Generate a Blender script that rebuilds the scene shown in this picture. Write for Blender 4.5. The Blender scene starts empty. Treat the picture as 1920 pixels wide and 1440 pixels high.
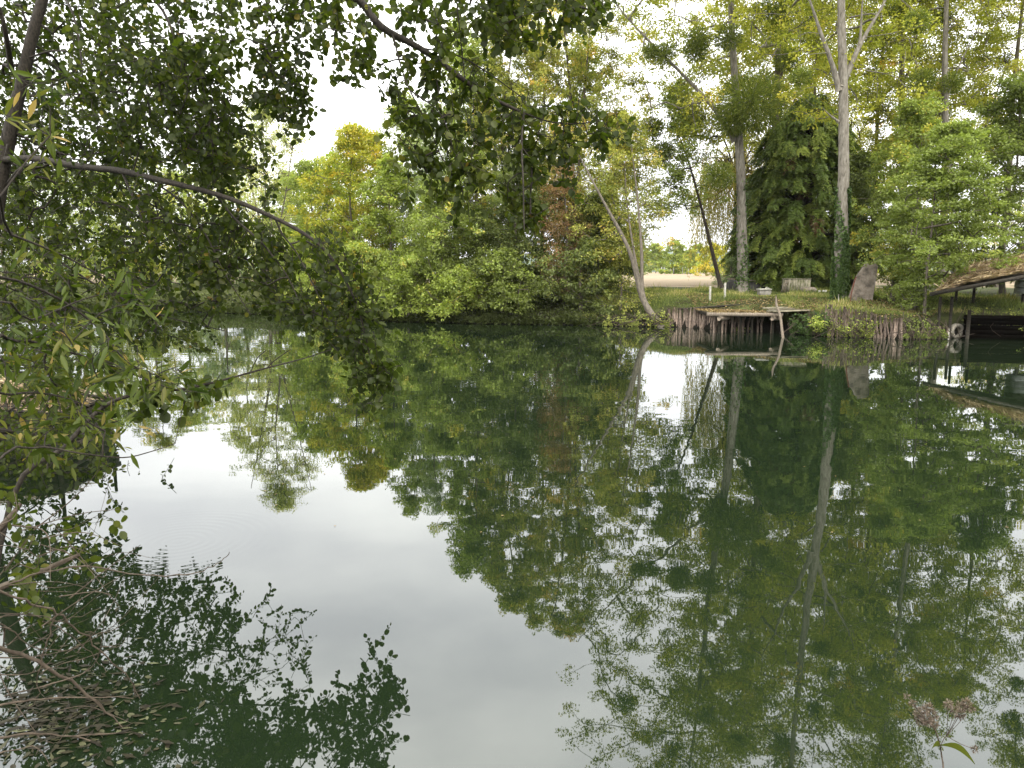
import bpy, math, random
import numpy as np
from mathutils import Vector, Matrix

# ------------------------------------------------------------------ camera, world, sun, exposure
scene = bpy.context.scene
COL = scene.collection
H, F, HOR = 2.3, 1443.0, 508.0
PITCH = math.atan((720 - HOR) / F)
cam_d = bpy.data.cameras.new('camera')
cam = bpy.data.objects.new('camera', cam_d)
COL.objects.link(cam)
cam.location = (0, 0, H)
cam.rotation_euler = (math.pi / 2 - PITCH, 0, 0)
cam_d.sensor_fit = 'HORIZONTAL'
cam_d.sensor_width = 36
cam_d.lens = 36 * F / 1920
cam_d.clip_start = 0.05
cam_d.clip_end = 6000
scene.camera = cam

SUN_EL, SUN_AZ = math.radians(48), math.radians(150)
world = bpy.data.worlds.new('World')
scene.world = world
world.use_nodes = True
nt = world.node_tree
nt.nodes.clear()
N = nt.nodes.new
L = nt.links.new
out = N('ShaderNodeOutputWorld')
bg = N('ShaderNodeBackground')
bg.inputs['Strength'].default_value = 0.1
sky = N('ShaderNodeTexSky')
sky.sky_type = 'NISHITA'
sky.sun_disc = False
sky.sun_elevation = SUN_EL
sky.sun_rotation = SUN_AZ
tc = N('ShaderNodeTexCoord')
mp = N('ShaderNodeMapping')
mp.inputs['Scale'].default_value = (1, 1, 2.6)
nz = N('ShaderNodeTexNoise')
nz.inputs['Scale'].default_value = 1.9
nz.inputs['Detail'].default_value = 6
nz.inputs['Roughness'].default_value = 0.5
rp = N('ShaderNodeValToRGB')
rp.color_ramp.elements[0].position = 0.36
rp.color_ramp.elements[0].color = (0.62, 0.62, 0.645, 1)
rp.color_ramp.elements[1].position = 0.66
rp.color_ramp.elements[1].color = (1.0, 0.99, 0.955, 1)
mul = N('ShaderNodeVectorMath')
mul.operation = 'SCALE'
mul.inputs['Scale'].default_value = 36
mix = N('ShaderNodeMix')
mix.data_type = 'RGBA'
mix.inputs['Factor'].default_value = 0.96
L(tc.outputs['Generated'], mp.inputs['Vector'])
L(mp.outputs['Vector'], nz.inputs['Vector'])
L(nz.outputs['Fac'], rp.inputs['Fac'])
L(rp.outputs['Color'], mul.inputs[0])
L(sky.outputs['Color'], mix.inputs['A'])
sx = N('ShaderNodeSeparateXYZ')
gr = N('ShaderNodeMapRange')
gr.interpolation_type = 'SMOOTHSTEP'
gr.inputs['From Min'].default_value = 0.0
gr.inputs['From Max'].default_value = 0.6
gr.inputs['To Min'].default_value = 0.42
gr.inputs['To Max'].default_value = 1.0
mg = N('ShaderNodeVectorMath')
mg.operation = 'SCALE'
L(tc.outputs['Generated'], sx.inputs[0])
L(sx.outputs['Z'], gr.inputs['Value'])
L(mul.outputs['Vector'], mg.inputs[0])
L(gr.outputs['Result'], mg.inputs['Scale'])
L(mg.outputs['Vector'], mix.inputs['B'])
L(mix.outputs['Result'], bg.inputs['Color'])
L(bg.outputs['Background'], out.inputs['Surface'])

sun_d = bpy.data.lights.new('sun', 'SUN')
sun_d.energy = 1.5
sun_d.angle = math.radians(25)
sun_d.color = (1.0, 0.94, 0.83)
sun = bpy.data.objects.new('sun', sun_d)
COL.objects.link(sun)
# sky rotation 150 deg: sun behind the camera, to the right
sdir = Vector((math.sin(SUN_AZ) * math.cos(SUN_EL), math.cos(SUN_AZ) * math.cos(SUN_EL), math.sin(SUN_EL)))
sun.rotation_euler = sdir.to_track_quat('Z', 'Y').to_euler()
sun.location = (0, -5, 30)

scene.view_settings.view_transform = 'Standard'
scene.view_settings.look = 'None'
scene.view_settings.exposure = 0.75
scene.view_settings.gamma = 1.0
scene.render.engine = 'CYCLES'
scene.cycles.max_bounces = 9
scene.cycles.diffuse_bounces = 6
scene.cycles.glossy_bounces = 3
scene.cycles.transmission_bounces = 6
scene.cycles.caustics_reflective = False
scene.cycles.caustics_refractive = False

# ------------------------------------------------------------------ pixel <-> place helpers (surveying the photograph)
SP, CP = math.sin(PITCH), math.cos(PITCH)


def P(px, py, Y):
    """point of the photograph's pixel at distance Y (metres along the ground)"""
    u, v = (px - 960) / F, (720 - py) / F
    dy = CP + v * SP
    dz = -SP + v * CP
    return np.array([u / dy * Y, Y, H + dz / dy * Y])


def RP(px, py, Y):
    """the real point whose mirror image is seen at the pixel"""
    p = P(px, py, Y)
    p[2] = -p[2]
    return p


def W(px, py):
    """point on the water (z = 0)"""
    v = (720 - py) / F
    dy = CP + v * SP
    dz = -SP + v * CP
    return P(px, py, -H * dy / dz)


def rng(seed):
    return np.random.default_rng(seed)


# ------------------------------------------------------------------ mesh builder
class MB:
    def __init__(self):
        self.v, self.f, self.t, self.n = [], [], [], 0

    def add(self, verts, faces, tint=None):
        verts = np.asarray(verts, float).reshape(-1, 3)
        faces = np.asarray(faces, int)
        self.v.append(verts)
        self.f.append(faces + self.n)
        self.t.append(np.full(len(faces), 0.5) if tint is None else np.broadcast_to(np.asarray(tint, float), (len(faces),)))
        self.n += len(verts)
        return self

    def build(self, name, mat, parent=None, smooth=False, bevel=0):
        me = bpy.data.meshes.new(name)
        if self.v:
            V = np.concatenate(self.v)
            off = V.mean(0) if parent is None else np.array([0., 0, 0])
            if parent is not None:
                off = np.array(parent_world(parent))
            V = V - off
            me.vertices.add(len(V))
            me.vertices.foreach_set('co', V.astype(np.float32).ravel())
            loops = np.concatenate([f.ravel() for f in self.f])
            sizes = np.concatenate([np.full(len(f), f.shape[1]) for f in self.f])
            starts = np.concatenate([[0], np.cumsum(sizes)[:-1]])
            me.loops.add(len(loops))
            me.loops.foreach_set('vertex_index', loops.astype(np.int32))
            me.polygons.add(len(sizes))
            me.polygons.foreach_set('loop_start', starts.astype(np.int32))
            me.update(calc_edges=True)
            if smooth:
                me.polygons.foreach_set('use_smooth', np.ones(len(sizes), bool))
            a = me.attributes.new('tint', 'FLOAT', 'FACE')
            a.data.foreach_set('value', np.concatenate(self.t).astype(np.float32))
        else:
            off = np.zeros(3)
        me.materials.append(mat)
        o = bpy.data.objects.new(name, me)
        COL.objects.link(o)
        if parent is None:
            o.location = off
        else:
            o.parent = parent
        if bevel:
            m = o.modifiers.new('bevel', 'BEVEL')
            m.width = bevel
            m.segments = 2
            m.limit_method = 'ANGLE'
        return o


WPOS = {}


def parent_world(o):
    p = Vector((0, 0, 0))
    while o is not None:
        p += Vector(o.location)
        o = o.parent
    return p


def tag(o, label=None, cat=None, group=None, kind=None):
    if label: o['label'] = label
    if cat: o['category'] = cat
    if group: o['group'] = group
    if kind: o['kind'] = kind
    return o


def thing(name, loc, label, cat, group=None):
    o = bpy.data.objects.new(name, None)
    COL.objects.link(o)
    o.location = tuple(float(a) for a in loc)
    o.empty_display_size = 0.2
    return tag(o, label, cat, group)


# ------------------------------------------------------------------ primitive shapes (numpy)
def tube(mb, pts, radii, sides=7, tint=0.5, wob=0.0, r=None, cap=True):
    pts = np.asarray(pts, float)
    n = len(pts)
    radii = np.broadcast_to(np.asarray(radii, float), (n,))
    tan = np.gradient(pts, axis=0)
    tan /= np.linalg.norm(tan, axis=1)[:, None] + 1e-9
    ref = np.array([0.0, 0, 1]) if abs(tan[:, 2]).mean() < 0.8 else np.array([1.0, 0, 0])
    a = np.cross(tan, ref)
    a /= np.linalg.norm(a, axis=1)[:, None] + 1e-9
    b = np.cross(tan, a)
    th = np.linspace(0, 2 * np.pi, sides, endpoint=False)
    rr = radii[:, None] * np.ones(sides)[None]
    if wob and r is not None:
        rr = rr * (1 + wob * r.normal(size=rr.shape))
    ring = pts[:, None] + rr[..., None] * (np.cos(th)[None, :, None] * a[:, None] + np.sin(th)[None, :, None] * b[:, None])
    V = ring.reshape(-1, 3)
    i = np.arange(n - 1)[:, None] * sides
    j = np.arange(sides)[None]
    k = (j + 1) % sides
    Fq = np.stack([i + j, i + k, i + sides + k, i + sides + j], -1).reshape(-1, 4)
    mb.add(V, Fq, tint)
    if cap:
        s = mb.n - len(V)
        for base, flip in ((0, True), ((n - 1) * sides, False)):
            c = pts[0] if base == 0 else pts[-1]
            m = mb.n
            fs = [[m, s + base + (q + 1) % sides, s + base + q] if not flip else [m, s + base + q, s + base + (q + 1) % sides] for q in range(sides)]
            mb.v.append(c[None]); mb.f.append(np.array(fs)); mb.t.append(np.full(sides, tint)); mb.n += 1


def smooth_path(pts, k=5):
    """Catmull-Rom through the points"""
    pts = [np.asarray(p, float) for p in pts]
    if len(pts) < 3:
        return np.array([pts[0] + (pts[-1] - pts[0]) * t for t in np.linspace(0, 1, k + 1)])
    q = [2 * pts[0] - pts[1]] + pts + [2 * pts[-1] - pts[-2]]
    res = []
    for i in range(1, len(q) - 2):
        for t in np.linspace(0, 1, k, endpoint=False):
            p0, p1, p2, p3 = q[i - 1], q[i], q[i + 1], q[i + 2]
            res.append(0.5 * (2 * p1 + (p2 - p0) * t + (2 * p0 - 5 * p1 + 4 * p2 - p3) * t * t + (-p0 + 3 * p1 - 3 * p2 + p3) * t ** 3))
    res.append(pts[-1])
    return np.array(res)


def box(mb, c, size, rz=0.0, rx=0.0, ry=0.0, tint=0.5, jit=0.0, r=None):
    sx, sy, sz = [s / 2 for s in size]
    V = np.array([[x, y, z] for z in (-sz, sz) for y in (-sy, sy) for x in (-sx, sx)], float)
    if jit and r is not None:
        V += r.normal(size=V.shape) * jit
    M = np.array((Matrix.Rotation(rz, 3, 'Z') @ Matrix.Rotation(rx, 3, 'X') @ Matrix.Rotation(ry, 3, 'Y')))
    V = V @ M.T + np.asarray(c, float)
    mb.add(V, [[0, 2, 3, 1], [4, 5, 7, 6], [0, 1, 5, 4], [1, 3, 7, 5], [3, 2, 6, 7], [2, 0, 4, 6]], tint)


def beam(mb, a, b, w, h, tint=0.5, jit=0.0, r=None):
    """rectangular bar from a to b"""
    a, b = np.asarray(a, float), np.asarray(b, float)
    d = b - a
    l = np.linalg.norm(d)
    d /= l
    up = np.array([0, 0, 1.0]) if abs(d[2]) < 0.95 else np.array([0, 1.0, 0])
    s = np.cross(d, up); s /= np.linalg.norm(s)
    t = np.cross(s, d)
    V = np.array([p + s * w / 2 * i + t * h / 2 * j for p in (a, b) for j in (-1, 1) for i in (-1, 1)])
    if jit and r is not None:
        V += r.normal(size=V.shape) * jit
    mb.add(V, [[0, 2, 3, 1], [4, 5, 7, 6], [0, 1, 5, 4], [1, 3, 7, 5], [3, 2, 6, 7], [2, 0, 4, 6]], tint)


def unit(v):
    return v / (np.linalg.norm(v, axis=-1, keepdims=True) + 1e-9)


def leaves(mb, pos, axis, normal, length, width, tint, shape='rhomb', fold=0.25):
    """many leaves at once: pos (n,3), axis = direction of the tip"""
    n = len(pos)
    axis = unit(axis)
    b = unit(np.cross(normal, axis))
    nrm = np.cross(axis, b)
    length = np.broadcast_to(length, (n,))[:, None]
    width = np.broadcast_to(width, (n,))[:, None]
    if shape == 'rhomb':
        pr = [(0, 0), (0.45, 0.5), (1, 0), (0.45, -0.5)]
        V = np.stack([pos + axis * length * x + b * width * y + nrm * width * abs(y) * fold for x, y in pr], 1)
        Fq = (np.arange(n)[:, None] * 4 + np.arange(4)[None])
        mb.add(V.reshape(-1, 3), Fq, tint)
    else:
        if shape == 'round':
            pr = [(0, 0), (.18, .36), (.5, .52), (.84, .33), (1, 0), (.84, -.33), (.5, -.52), (.18, -.36)]
        elif shape == 'heart':
            pr = [(0, 0), (.06, .40), (.36, .55), (.74, .30), (1.08, 0), (.74, -.30), (.36, -.55), (.06, -.40)]
        else:
            pr = [(0, 0), (.22, .38), (.5, .5), (.8, .26), (1, 0), (.8, -.26), (.5, -.5), (.22, -.38)]
        V = np.stack([pos + axis * length * x + b * width * y + nrm * (width * abs(y) * fold - length * 0.16 * x * x) for x, y in pr], 1)
        base = np.arange(n)[:, None] * 8
        A = base + np.array([0, 1, 2, 3, 4])[None]
        B = base + np.array([0, 4, 5, 6, 7])[None]
        t = np.broadcast_to(tint, (n,))
        mb.add(V.reshape(-1, 3), np.concatenate([A, B]), np.concatenate([t, t]))


# ------------------------------------------------------------------ materials
def new_mat(name):
    m = bpy.data.materials.new(name)
    m.use_nodes = True
    m.node_tree.nodes.clear()
    return m, m.node_tree.nodes.new, m.node_tree.links.new


def ramp(Nn, stops):
    r = Nn('ShaderNodeValToRGB')
    e = r.color_ramp.elements
    e[0].position, e[0].color = stops[0][0], (*stops[0][1], 1)
    e[1].position, e[1].color = stops[-1][0], (*stops[-1][1], 1)
    for p, c in stops[1:-1]:
        q = e.new(p)
        q.color = (*c, 1)
    return r


def leaf_mat(name, stops, transl=0.35, gloss=0.012, rough=0.45, tcol=(1.25, 1.35, 0.6)):
    m, Nn, Ll = new_mat(name)
    at = Nn('ShaderNodeAttribute'); at.attribute_name = 'tint'
    r = ramp(Nn, stops)
    Ll(at.outputs['Fac'], r.inputs['Fac'])
    d = Nn('ShaderNodeBsdfDiffuse')
    t = Nn('ShaderNodeBsdfTranslucent')
    vm = Nn('ShaderNodeVectorMath'); vm.operation = 'MULTIPLY'
    vm.inputs[1].default_value = tcol
    Ll(r.outputs['Color'], vm.inputs[0])
    Ll(vm.outputs['Vector'], t.inputs['Color'])
    Ll(r.outputs['Color'], d.inputs['Color'])
    m1 = Nn('ShaderNodeMixShader'); m1.inputs['Fac'].default_value = transl
    Ll(d.outputs[0], m1.inputs[1]); Ll(t.outputs[0], m1.inputs[2])
    g = Nn('ShaderNodeBsdfGlossy'); g.inputs['Roughness'].default_value = rough
    m2 = Nn('ShaderNodeMixShader'); m2.inputs['Fac'].default_value = gloss
    Ll(m1.outputs[0], m2.inputs[1]); Ll(g.outputs[0], m2.inputs[2])
    o = Nn('ShaderNodeOutputMaterial')
    Ll(m2.outputs[0], o.inputs['Surface'])
    return m


def solid_mat(name, c1, c2, scale=8.0, rough=0.85, stretch=(1, 1, 1), bump=0.3, c3=None, spec=0.2, tintvar=0.25, metal=0.0):
    m, Nn, Ll = new_mat(name)
    tc = Nn('ShaderNodeTexCoord')
    mp = Nn('ShaderNodeMapping'); mp.inputs['Scale'].default_value = stretch
    nz = Nn('ShaderNodeTexNoise'); nz.inputs['Scale'].default_value = scale
    nz.inputs['Detail'].default_value = 8; nz.inputs['Roughness'].default_value = 0.62
    stops = [(0.32, c1), (0.66, c2)] if c3 is None else [(0.3, c1), (0.52, c2), (0.68, c3)]
    r = ramp(Nn, stops)
    at = Nn('ShaderNodeAttribute'); at.attribute_name = 'tint'
    mr = Nn('ShaderNodeMapRange')
    mr.inputs['To Min'].default_value = 1 - tintvar; mr.inputs['To Max'].default_value = 1 + tintvar
    vm = Nn('ShaderNodeVectorMath'); vm.operation = 'SCALE'
    bp = Nn('ShaderNodeBump'); bp.inputs['Strength'].default_value = bump; bp.inputs['Distance'].default_value = 0.02
    b = Nn('ShaderNodeBsdfPrincipled')
    b.inputs['Roughness'].default_value = rough
    b.inputs['Specular IOR Level'].default_value = spec
    b.inputs['Metallic'].default_value = metal
    o = Nn('ShaderNodeOutputMaterial')
    Ll(tc.outputs['Object'], mp.inputs['Vector']); Ll(mp.outputs['Vector'], nz.inputs['Vector'])
    Ll(nz.outputs['Fac'], r.inputs['Fac']); Ll(r.outputs['Color'], vm.inputs[0])
    Ll(at.outputs['Fac'], mr.inputs['Value']); Ll(mr.outputs['Result'], vm.inputs['Scale'])
    Ll(vm.outputs['Vector'], b.inputs['Base Color'])
    Ll(nz.outputs['Fac'], bp.inputs['Height']); Ll(bp.outputs['Normal'], b.inputs['Normal'])
    Ll(b.outputs[0], o.inputs['Surface'])
    return m


M = {}
M['bark_pale'] = solid_mat('pale poplar bark', (0.075, 0.065, 0.048), (0.175, 0.158, 0.128), 5, 0.9, (3, 3, 0.8), 0.9, c3=(0.255, 0.235, 0.195), tintvar=0.1)
M['bark_grey'] = solid_mat('grey brown bark', (0.05, 0.042, 0.032), (0.17, 0.145, 0.11), 7, 0.9, (3, 3, 0.8), 0.6)
M['bark_stem'] = solid_mat('smooth ash grey bark', (0.07, 0.06, 0.045), (0.19, 0.165, 0.13), 6, 0.9, (3, 3, 0.8), 0.5)
M['bark_dark'] = solid_mat('dark bark', (0.018, 0.014, 0.010), (0.075, 0.06, 0.045), 9, 0.85, (3, 3, 1), 0.6)
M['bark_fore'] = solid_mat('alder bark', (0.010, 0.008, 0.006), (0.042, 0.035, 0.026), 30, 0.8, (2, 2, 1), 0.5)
M['twig_pale'] = solid_mat('bare twig bark', (0.03, 0.022, 0.015), (0.085, 0.066, 0.047), 24, 0.75, (1, 1, 1), 0.4)
M['wood_grey'] = solid_mat('weathered grey wood', (0.09, 0.07, 0.05), (0.30, 0.25, 0.19), 14, 0.9, (4, 4, 0.7), 0.7, tintvar=0.35)
M['wood_stake'] = solid_mat('split stake wood', (0.08, 0.055, 0.04), (0.36, 0.28, 0.22), 10, 0.9, (3, 3, 1), 0.8, tintvar=0.5)
M['wood_deck'] = solid_mat('mossy deck plank', (0.07, 0.065, 0.035), (0.27, 0.24, 0.17), 6, 0.9, (1, 3, 3), 0.5, tintvar=0.35)
M['wood_dark'] = solid_mat('wet dark wood', (0.012, 0.011, 0.008), (0.05, 0.042, 0.03), 9, 0.7, (1, 1, 3), 0.5)
M['wood_moss'] = solid_mat('mossy bin plank', (0.10, 0.11, 0.04), (0.36, 0.32, 0.25), 5, 0.9, (2, 2, 1), 0.5, tintvar=0.3)
M['concrete'] = solid_mat('old concrete', (0.12, 0.11, 0.09), (0.33, 0.31, 0.27), 6, 0.95, (1, 1, 1), 0.7)
M['slab'] = solid_mat('lichened slab', (0.06, 0.052, 0.04), (0.21, 0.175, 0.14), 4, 0.95, (1, 1, 1), 1.0, c3=(0.30, 0.26, 0.21))
M['white_post'] = solid_mat('pale weathered post', (0.28, 0.27, 0.22), (0.5, 0.48, 0.42), 12, 0.8, (1, 1, 1), 0.2)
M['white_paint'] = solid_mat('worn white boards', (0.30, 0.32, 0.30), (0.62, 0.64, 0.62), 5, 0.7, (1, 1, 3), 0.2)
M['tile'] = solid_mat('faded clay tile', (0.28, 0.14, 0.10), (0.45, 0.26, 0.20), 10, 0.9, (1, 1, 1), 0.4)
M['rubber_pale'] = solid_mat('sun bleached rubber', (0.16, 0.145, 0.11), (0.34, 0.31, 0.25), 9, 0.8, (1, 1, 1), 0.3)
M['rubber'] = solid_mat('wet rubber', (0.03, 0.03, 0.028), (0.09, 0.088, 0.08), 9, 0.5, (1, 1, 1), 0.3)
M['wood_shade'] = solid_mat('shade black wood', (0.0015, 0.0014, 0.001), (0.005, 0.004, 0.003), 9, 1.0, (1, 1, 3), 0.5, spec=0.0)  # near-black colour stands in for the undercut's shade below the boat shelter
M['rust'] = solid_mat('rusty iron', (0.06, 0.025, 0.015), (0.16, 0.07, 0.045), 20, 0.8, (1, 1, 1), 0.3)
M['steel'] = solid_mat('pylon steel', (0.25, 0.27, 0.29), (0.33, 0.35, 0.37), 3, 0.6, (1, 1, 1), 0.0)
M['tarp'] = solid_mat('grey tarpaulin', (0.22, 0.20, 0.20), (0.40, 0.38, 0.37), 3, 0.6, (1, 1, 1), 0.4)
M['boat'] = solid_mat('tarred boat boards', (0.012, 0.011, 0.010), (0.04, 0.037, 0.032), 6, 0.6, (1, 1, 1), 0.3)
M['hill'] = solid_mat('wooded hill', (0.03, 0.06, 0.03), (0.07, 0.10, 0.06), 0.03, 1.0, (1, 1, 1), 0.0)


def ground_mat():
    m, Nn, Ll = new_mat('bank soil and grass')
    tc = Nn('ShaderNodeTexCoord')
    nz = Nn('ShaderNodeTexNoise'); nz.inputs['Scale'].default_value = 1.1; nz.inputs['Detail'].default_value = 9
    n2 = Nn('ShaderNodeTexNoise'); n2.inputs['Scale'].default_value = 14; n2.inputs['Detail'].default_value = 6
    r = ramp(Nn, [(0.3, (0.035, 0.03, 0.016)), (0.5, (0.05, 0.06, 0.02)), (0.7, (0.11, 0.13, 0.045))])
    mx = Nn('ShaderNodeMix'); mx.data_type = 'RGBA'; mx.blend_type = 'MULTIPLY'; mx.inputs['Factor'].default_value = 0.6
    r2 = ramp(Nn, [(0.3, (0.45, 0.4, 0.3)), (0.7, (1.2, 1.2, 1.1))])
    geo = Nn('ShaderNodeNewGeometry')
    sep = Nn('ShaderNodeSeparateXYZ')
    mr = Nn('ShaderNodeMapRange'); mr.inputs['From Min'].default_value = 0.25; mr.inputs['From Max'].default_value = 0.8
    mud_shade = Nn('ShaderNodeMix'); mud_shade.data_type = 'RGBA'
    mud_shade.inputs['A'].default_value = (0.012, 0.010, 0.007, 1)  # waterline mud, darkened further to paint the shaded recess under the bushes
    b = Nn('ShaderNodeBsdfPrincipled'); b.inputs['Roughness'].default_value = 0.95; b.inputs['Specular IOR Level'].default_value = 0.1
    bp = Nn('ShaderNodeBump'); bp.inputs['Strength'].default_value = 0.8; bp.inputs['Distance'].default_value = 0.05
    o = Nn('ShaderNodeOutputMaterial')
    Ll(tc.outputs['Object'], nz.inputs['Vector']); Ll(tc.outputs['Object'], n2.inputs['Vector'])
    Ll(nz.outputs['Fac'], r.inputs['Fac']); Ll(n2.outputs['Fac'], r2.inputs['Fac'])
    Ll(r.outputs['Color'], mx.inputs['A']); Ll(r2.outputs['Color'], mx.inputs['B'])
    Ll(geo.outputs['Position'], sep.inputs[0]); Ll(sep.outputs['Z'], mr.inputs['Value'])
    Ll(mr.outputs['Result'], mud_shade.inputs['Factor']); Ll(mx.outputs['Result'], mud_shade.inputs['B'])
    Ll(mud_shade.outputs['Result'], b.inputs['Base Color'])
    Ll(n2.outputs['Fac'], bp.inputs['Height']); Ll(bp.outputs['Normal'], b.inputs['Normal'])
    Ll(b.outputs[0], o.inputs['Surface'])
    return m


def field_mat():
    m, Nn, Ll = new_mat('stubble field')
    tc = Nn('ShaderNodeTexCoord')
    mp = Nn('ShaderNodeMapping'); mp.inputs['Scale'].default_value = (0.05, 0.35, 1)
    nz = Nn('ShaderNodeTexNoise'); nz.inputs['Scale'].default_value = 3; nz.inputs['Detail'].default_value = 8
    r = ramp(Nn, [(0.3, (0.17, 0.135, 0.09)), (0.55, (0.25, 0.20, 0.135)), (0.75, (0.30, 0.245, 0.17))])
    b = Nn('ShaderNodeBsdfPrincipled'); b.inputs['Roughness'].default_value = 1.0; b.inputs['Specular IOR Level'].default_value = 0.05
    o = Nn('ShaderNodeOutputMaterial')
    Ll(tc.outputs['Object'], mp.inputs['Vector']); Ll(mp.outputs['Vector'], nz.inputs['Vector'])
    Ll(nz.outputs['Fac'], r.inputs['Fac']); Ll(r.outputs['Color'], b.inputs['Base Color'])
    Ll(b.outputs[0], o.inputs['Surface'])
    return m


def water_mat():
    m, Nn, Ll = new_mat('green pond water')
    geo = Nn('ShaderNodeNewGeometry')
    mp = Nn('ShaderNodeMapping'); mp.inputs['Scale'].default_value = (0.8, 1.3, 1)
    n1 = Nn('ShaderNodeTexNoise'); n1.inputs['Scale'].default_value = 1.5; n1.inputs['Detail'].default_value = 1.2
    n1.inputs['Roughness'].default_value = 0.42
    # patches where a breath of wind roughens the surface
    n2 = Nn('ShaderNodeTexNoise'); n2.inputs['Scale'].default_value = 0.11; n2.inputs['Detail'].default_value = 2
    rr = Nn('ShaderNodeMapRange'); rr.inputs['From Min'].default_value = 0.42; rr.inputs['From Max'].default_value = 0.68
    rr.inputs['To Min'].default_value = 0.45; rr.inputs['To Max'].default_value = 2.0
    mu = Nn('ShaderNodeMath'); mu.operation = 'MULTIPLY'
    mp3 = Nn('ShaderNodeMapping'); mp3.inputs['Scale'].default_value = (1.5, 5, 1)
    n3 = Nn('ShaderNodeTexNoise'); n3.inputs['Scale'].default_value = 1.5; n3.inputs['Detail'].default_value = 2
    b1 = Nn('ShaderNodeBump'); b1.inputs['Strength'].default_value = 1.0; b1.inputs['Distance'].default_value = 0.0016
    b2 = Nn('ShaderNodeBump'); b2.inputs['Strength'].default_value = 1.0; b2.inputs['Distance'].default_value = 0.0001
    # a small ring of ripples on the left
    vd = Nn('ShaderNodeVectorMath'); vd.operation = 'DISTANCE'; vd.inputs[1].default_value = RIPPLE
    sn = Nn('ShaderNodeMath'); sn.operation = 'MULTIPLY'; sn.inputs[1].default_value = 75.0
    si = Nn('ShaderNodeMath'); si.operation = 'SINE'
    fall = Nn('ShaderNodeMapRange'); fall.inputs['From Min'].default_value = 0.1; fall.inputs['From Max'].default_value = 1.0
    fall.inputs['To Min'].default_value = 1.0; fall.inputs['To Max'].default_value = 0.0
    sm = Nn('ShaderNodeMath'); sm.operation = 'MULTIPLY'
    b3 = Nn('ShaderNodeBump'); b3.inputs['Strength'].default_value = 1.0; b3.inputs['Distance'].default_value = 0.00022
    fr = Nn('ShaderNodeFresnel'); fr.inputs['IOR'].default_value = 1.6
    d = Nn('ShaderNodeBsdfDiffuse'); d.inputs['Color'].default_value = (0.0064, 0.0114, 0.0048, 1)
    g = Nn('ShaderNodeBsdfGlossy'); g.inputs['Roughness'].default_value = 0.012
    g.inputs['Color'].default_value = (0.97, 0.99, 1.0, 1)
    mxs = Nn('ShaderNodeMixShader')
    o = Nn('ShaderNodeOutputMaterial')
    Ll(geo.outputs['Position'], mp.inputs['Vector']); Ll(mp.outputs['Vector'], n1.inputs['Vector'])
    Ll(geo.outputs['Position'], n2.inputs['Vector']); Ll(n2.outputs['Fac'], rr.inputs['Value'])
    Ll(n1.outputs['Fac'], mu.inputs[0]); Ll(rr.outputs['Result'], mu.inputs[1])
    Ll(mu.outputs[0], b1.inputs['Height'])
    Ll(geo.outputs['Position'], mp3.inputs['Vector']); Ll(mp3.outputs['Vector'], n3.inputs['Vector'])
    Ll(n3.outputs['Fac'], b2.inputs['Height']); Ll(b1.outputs['Normal'], b2.inputs['Normal'])
    Ll(geo.outputs['Position'], vd.inputs[0]); Ll(vd.outputs['Value'], sn.inputs[0]); Ll(sn.outputs[0], si.inputs[0])
    Ll(vd.outputs['Value'], fall.inputs['Value']); Ll(si.outputs[0], sm.inputs[0]); Ll(fall.outputs['Result'], sm.inputs[1])
    Ll(sm.outputs[0], b3.inputs['Height']); Ll(b2.outputs['Normal'], b3.inputs['Normal'])
    for n in (fr, d, g):
        Ll(b3.outputs['Normal'], n.inputs['Normal'])
    Ll(fr.outputs['Fac'], mxs.inputs['Fac']); Ll(d.outputs[0], mxs.inputs[1]); Ll(g.outputs[0], mxs.inputs[2])
    Ll(mxs.outputs[0], o.inputs['Surface'])
    return m


RIPPLE = tuple(W(335, 1015))

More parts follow.
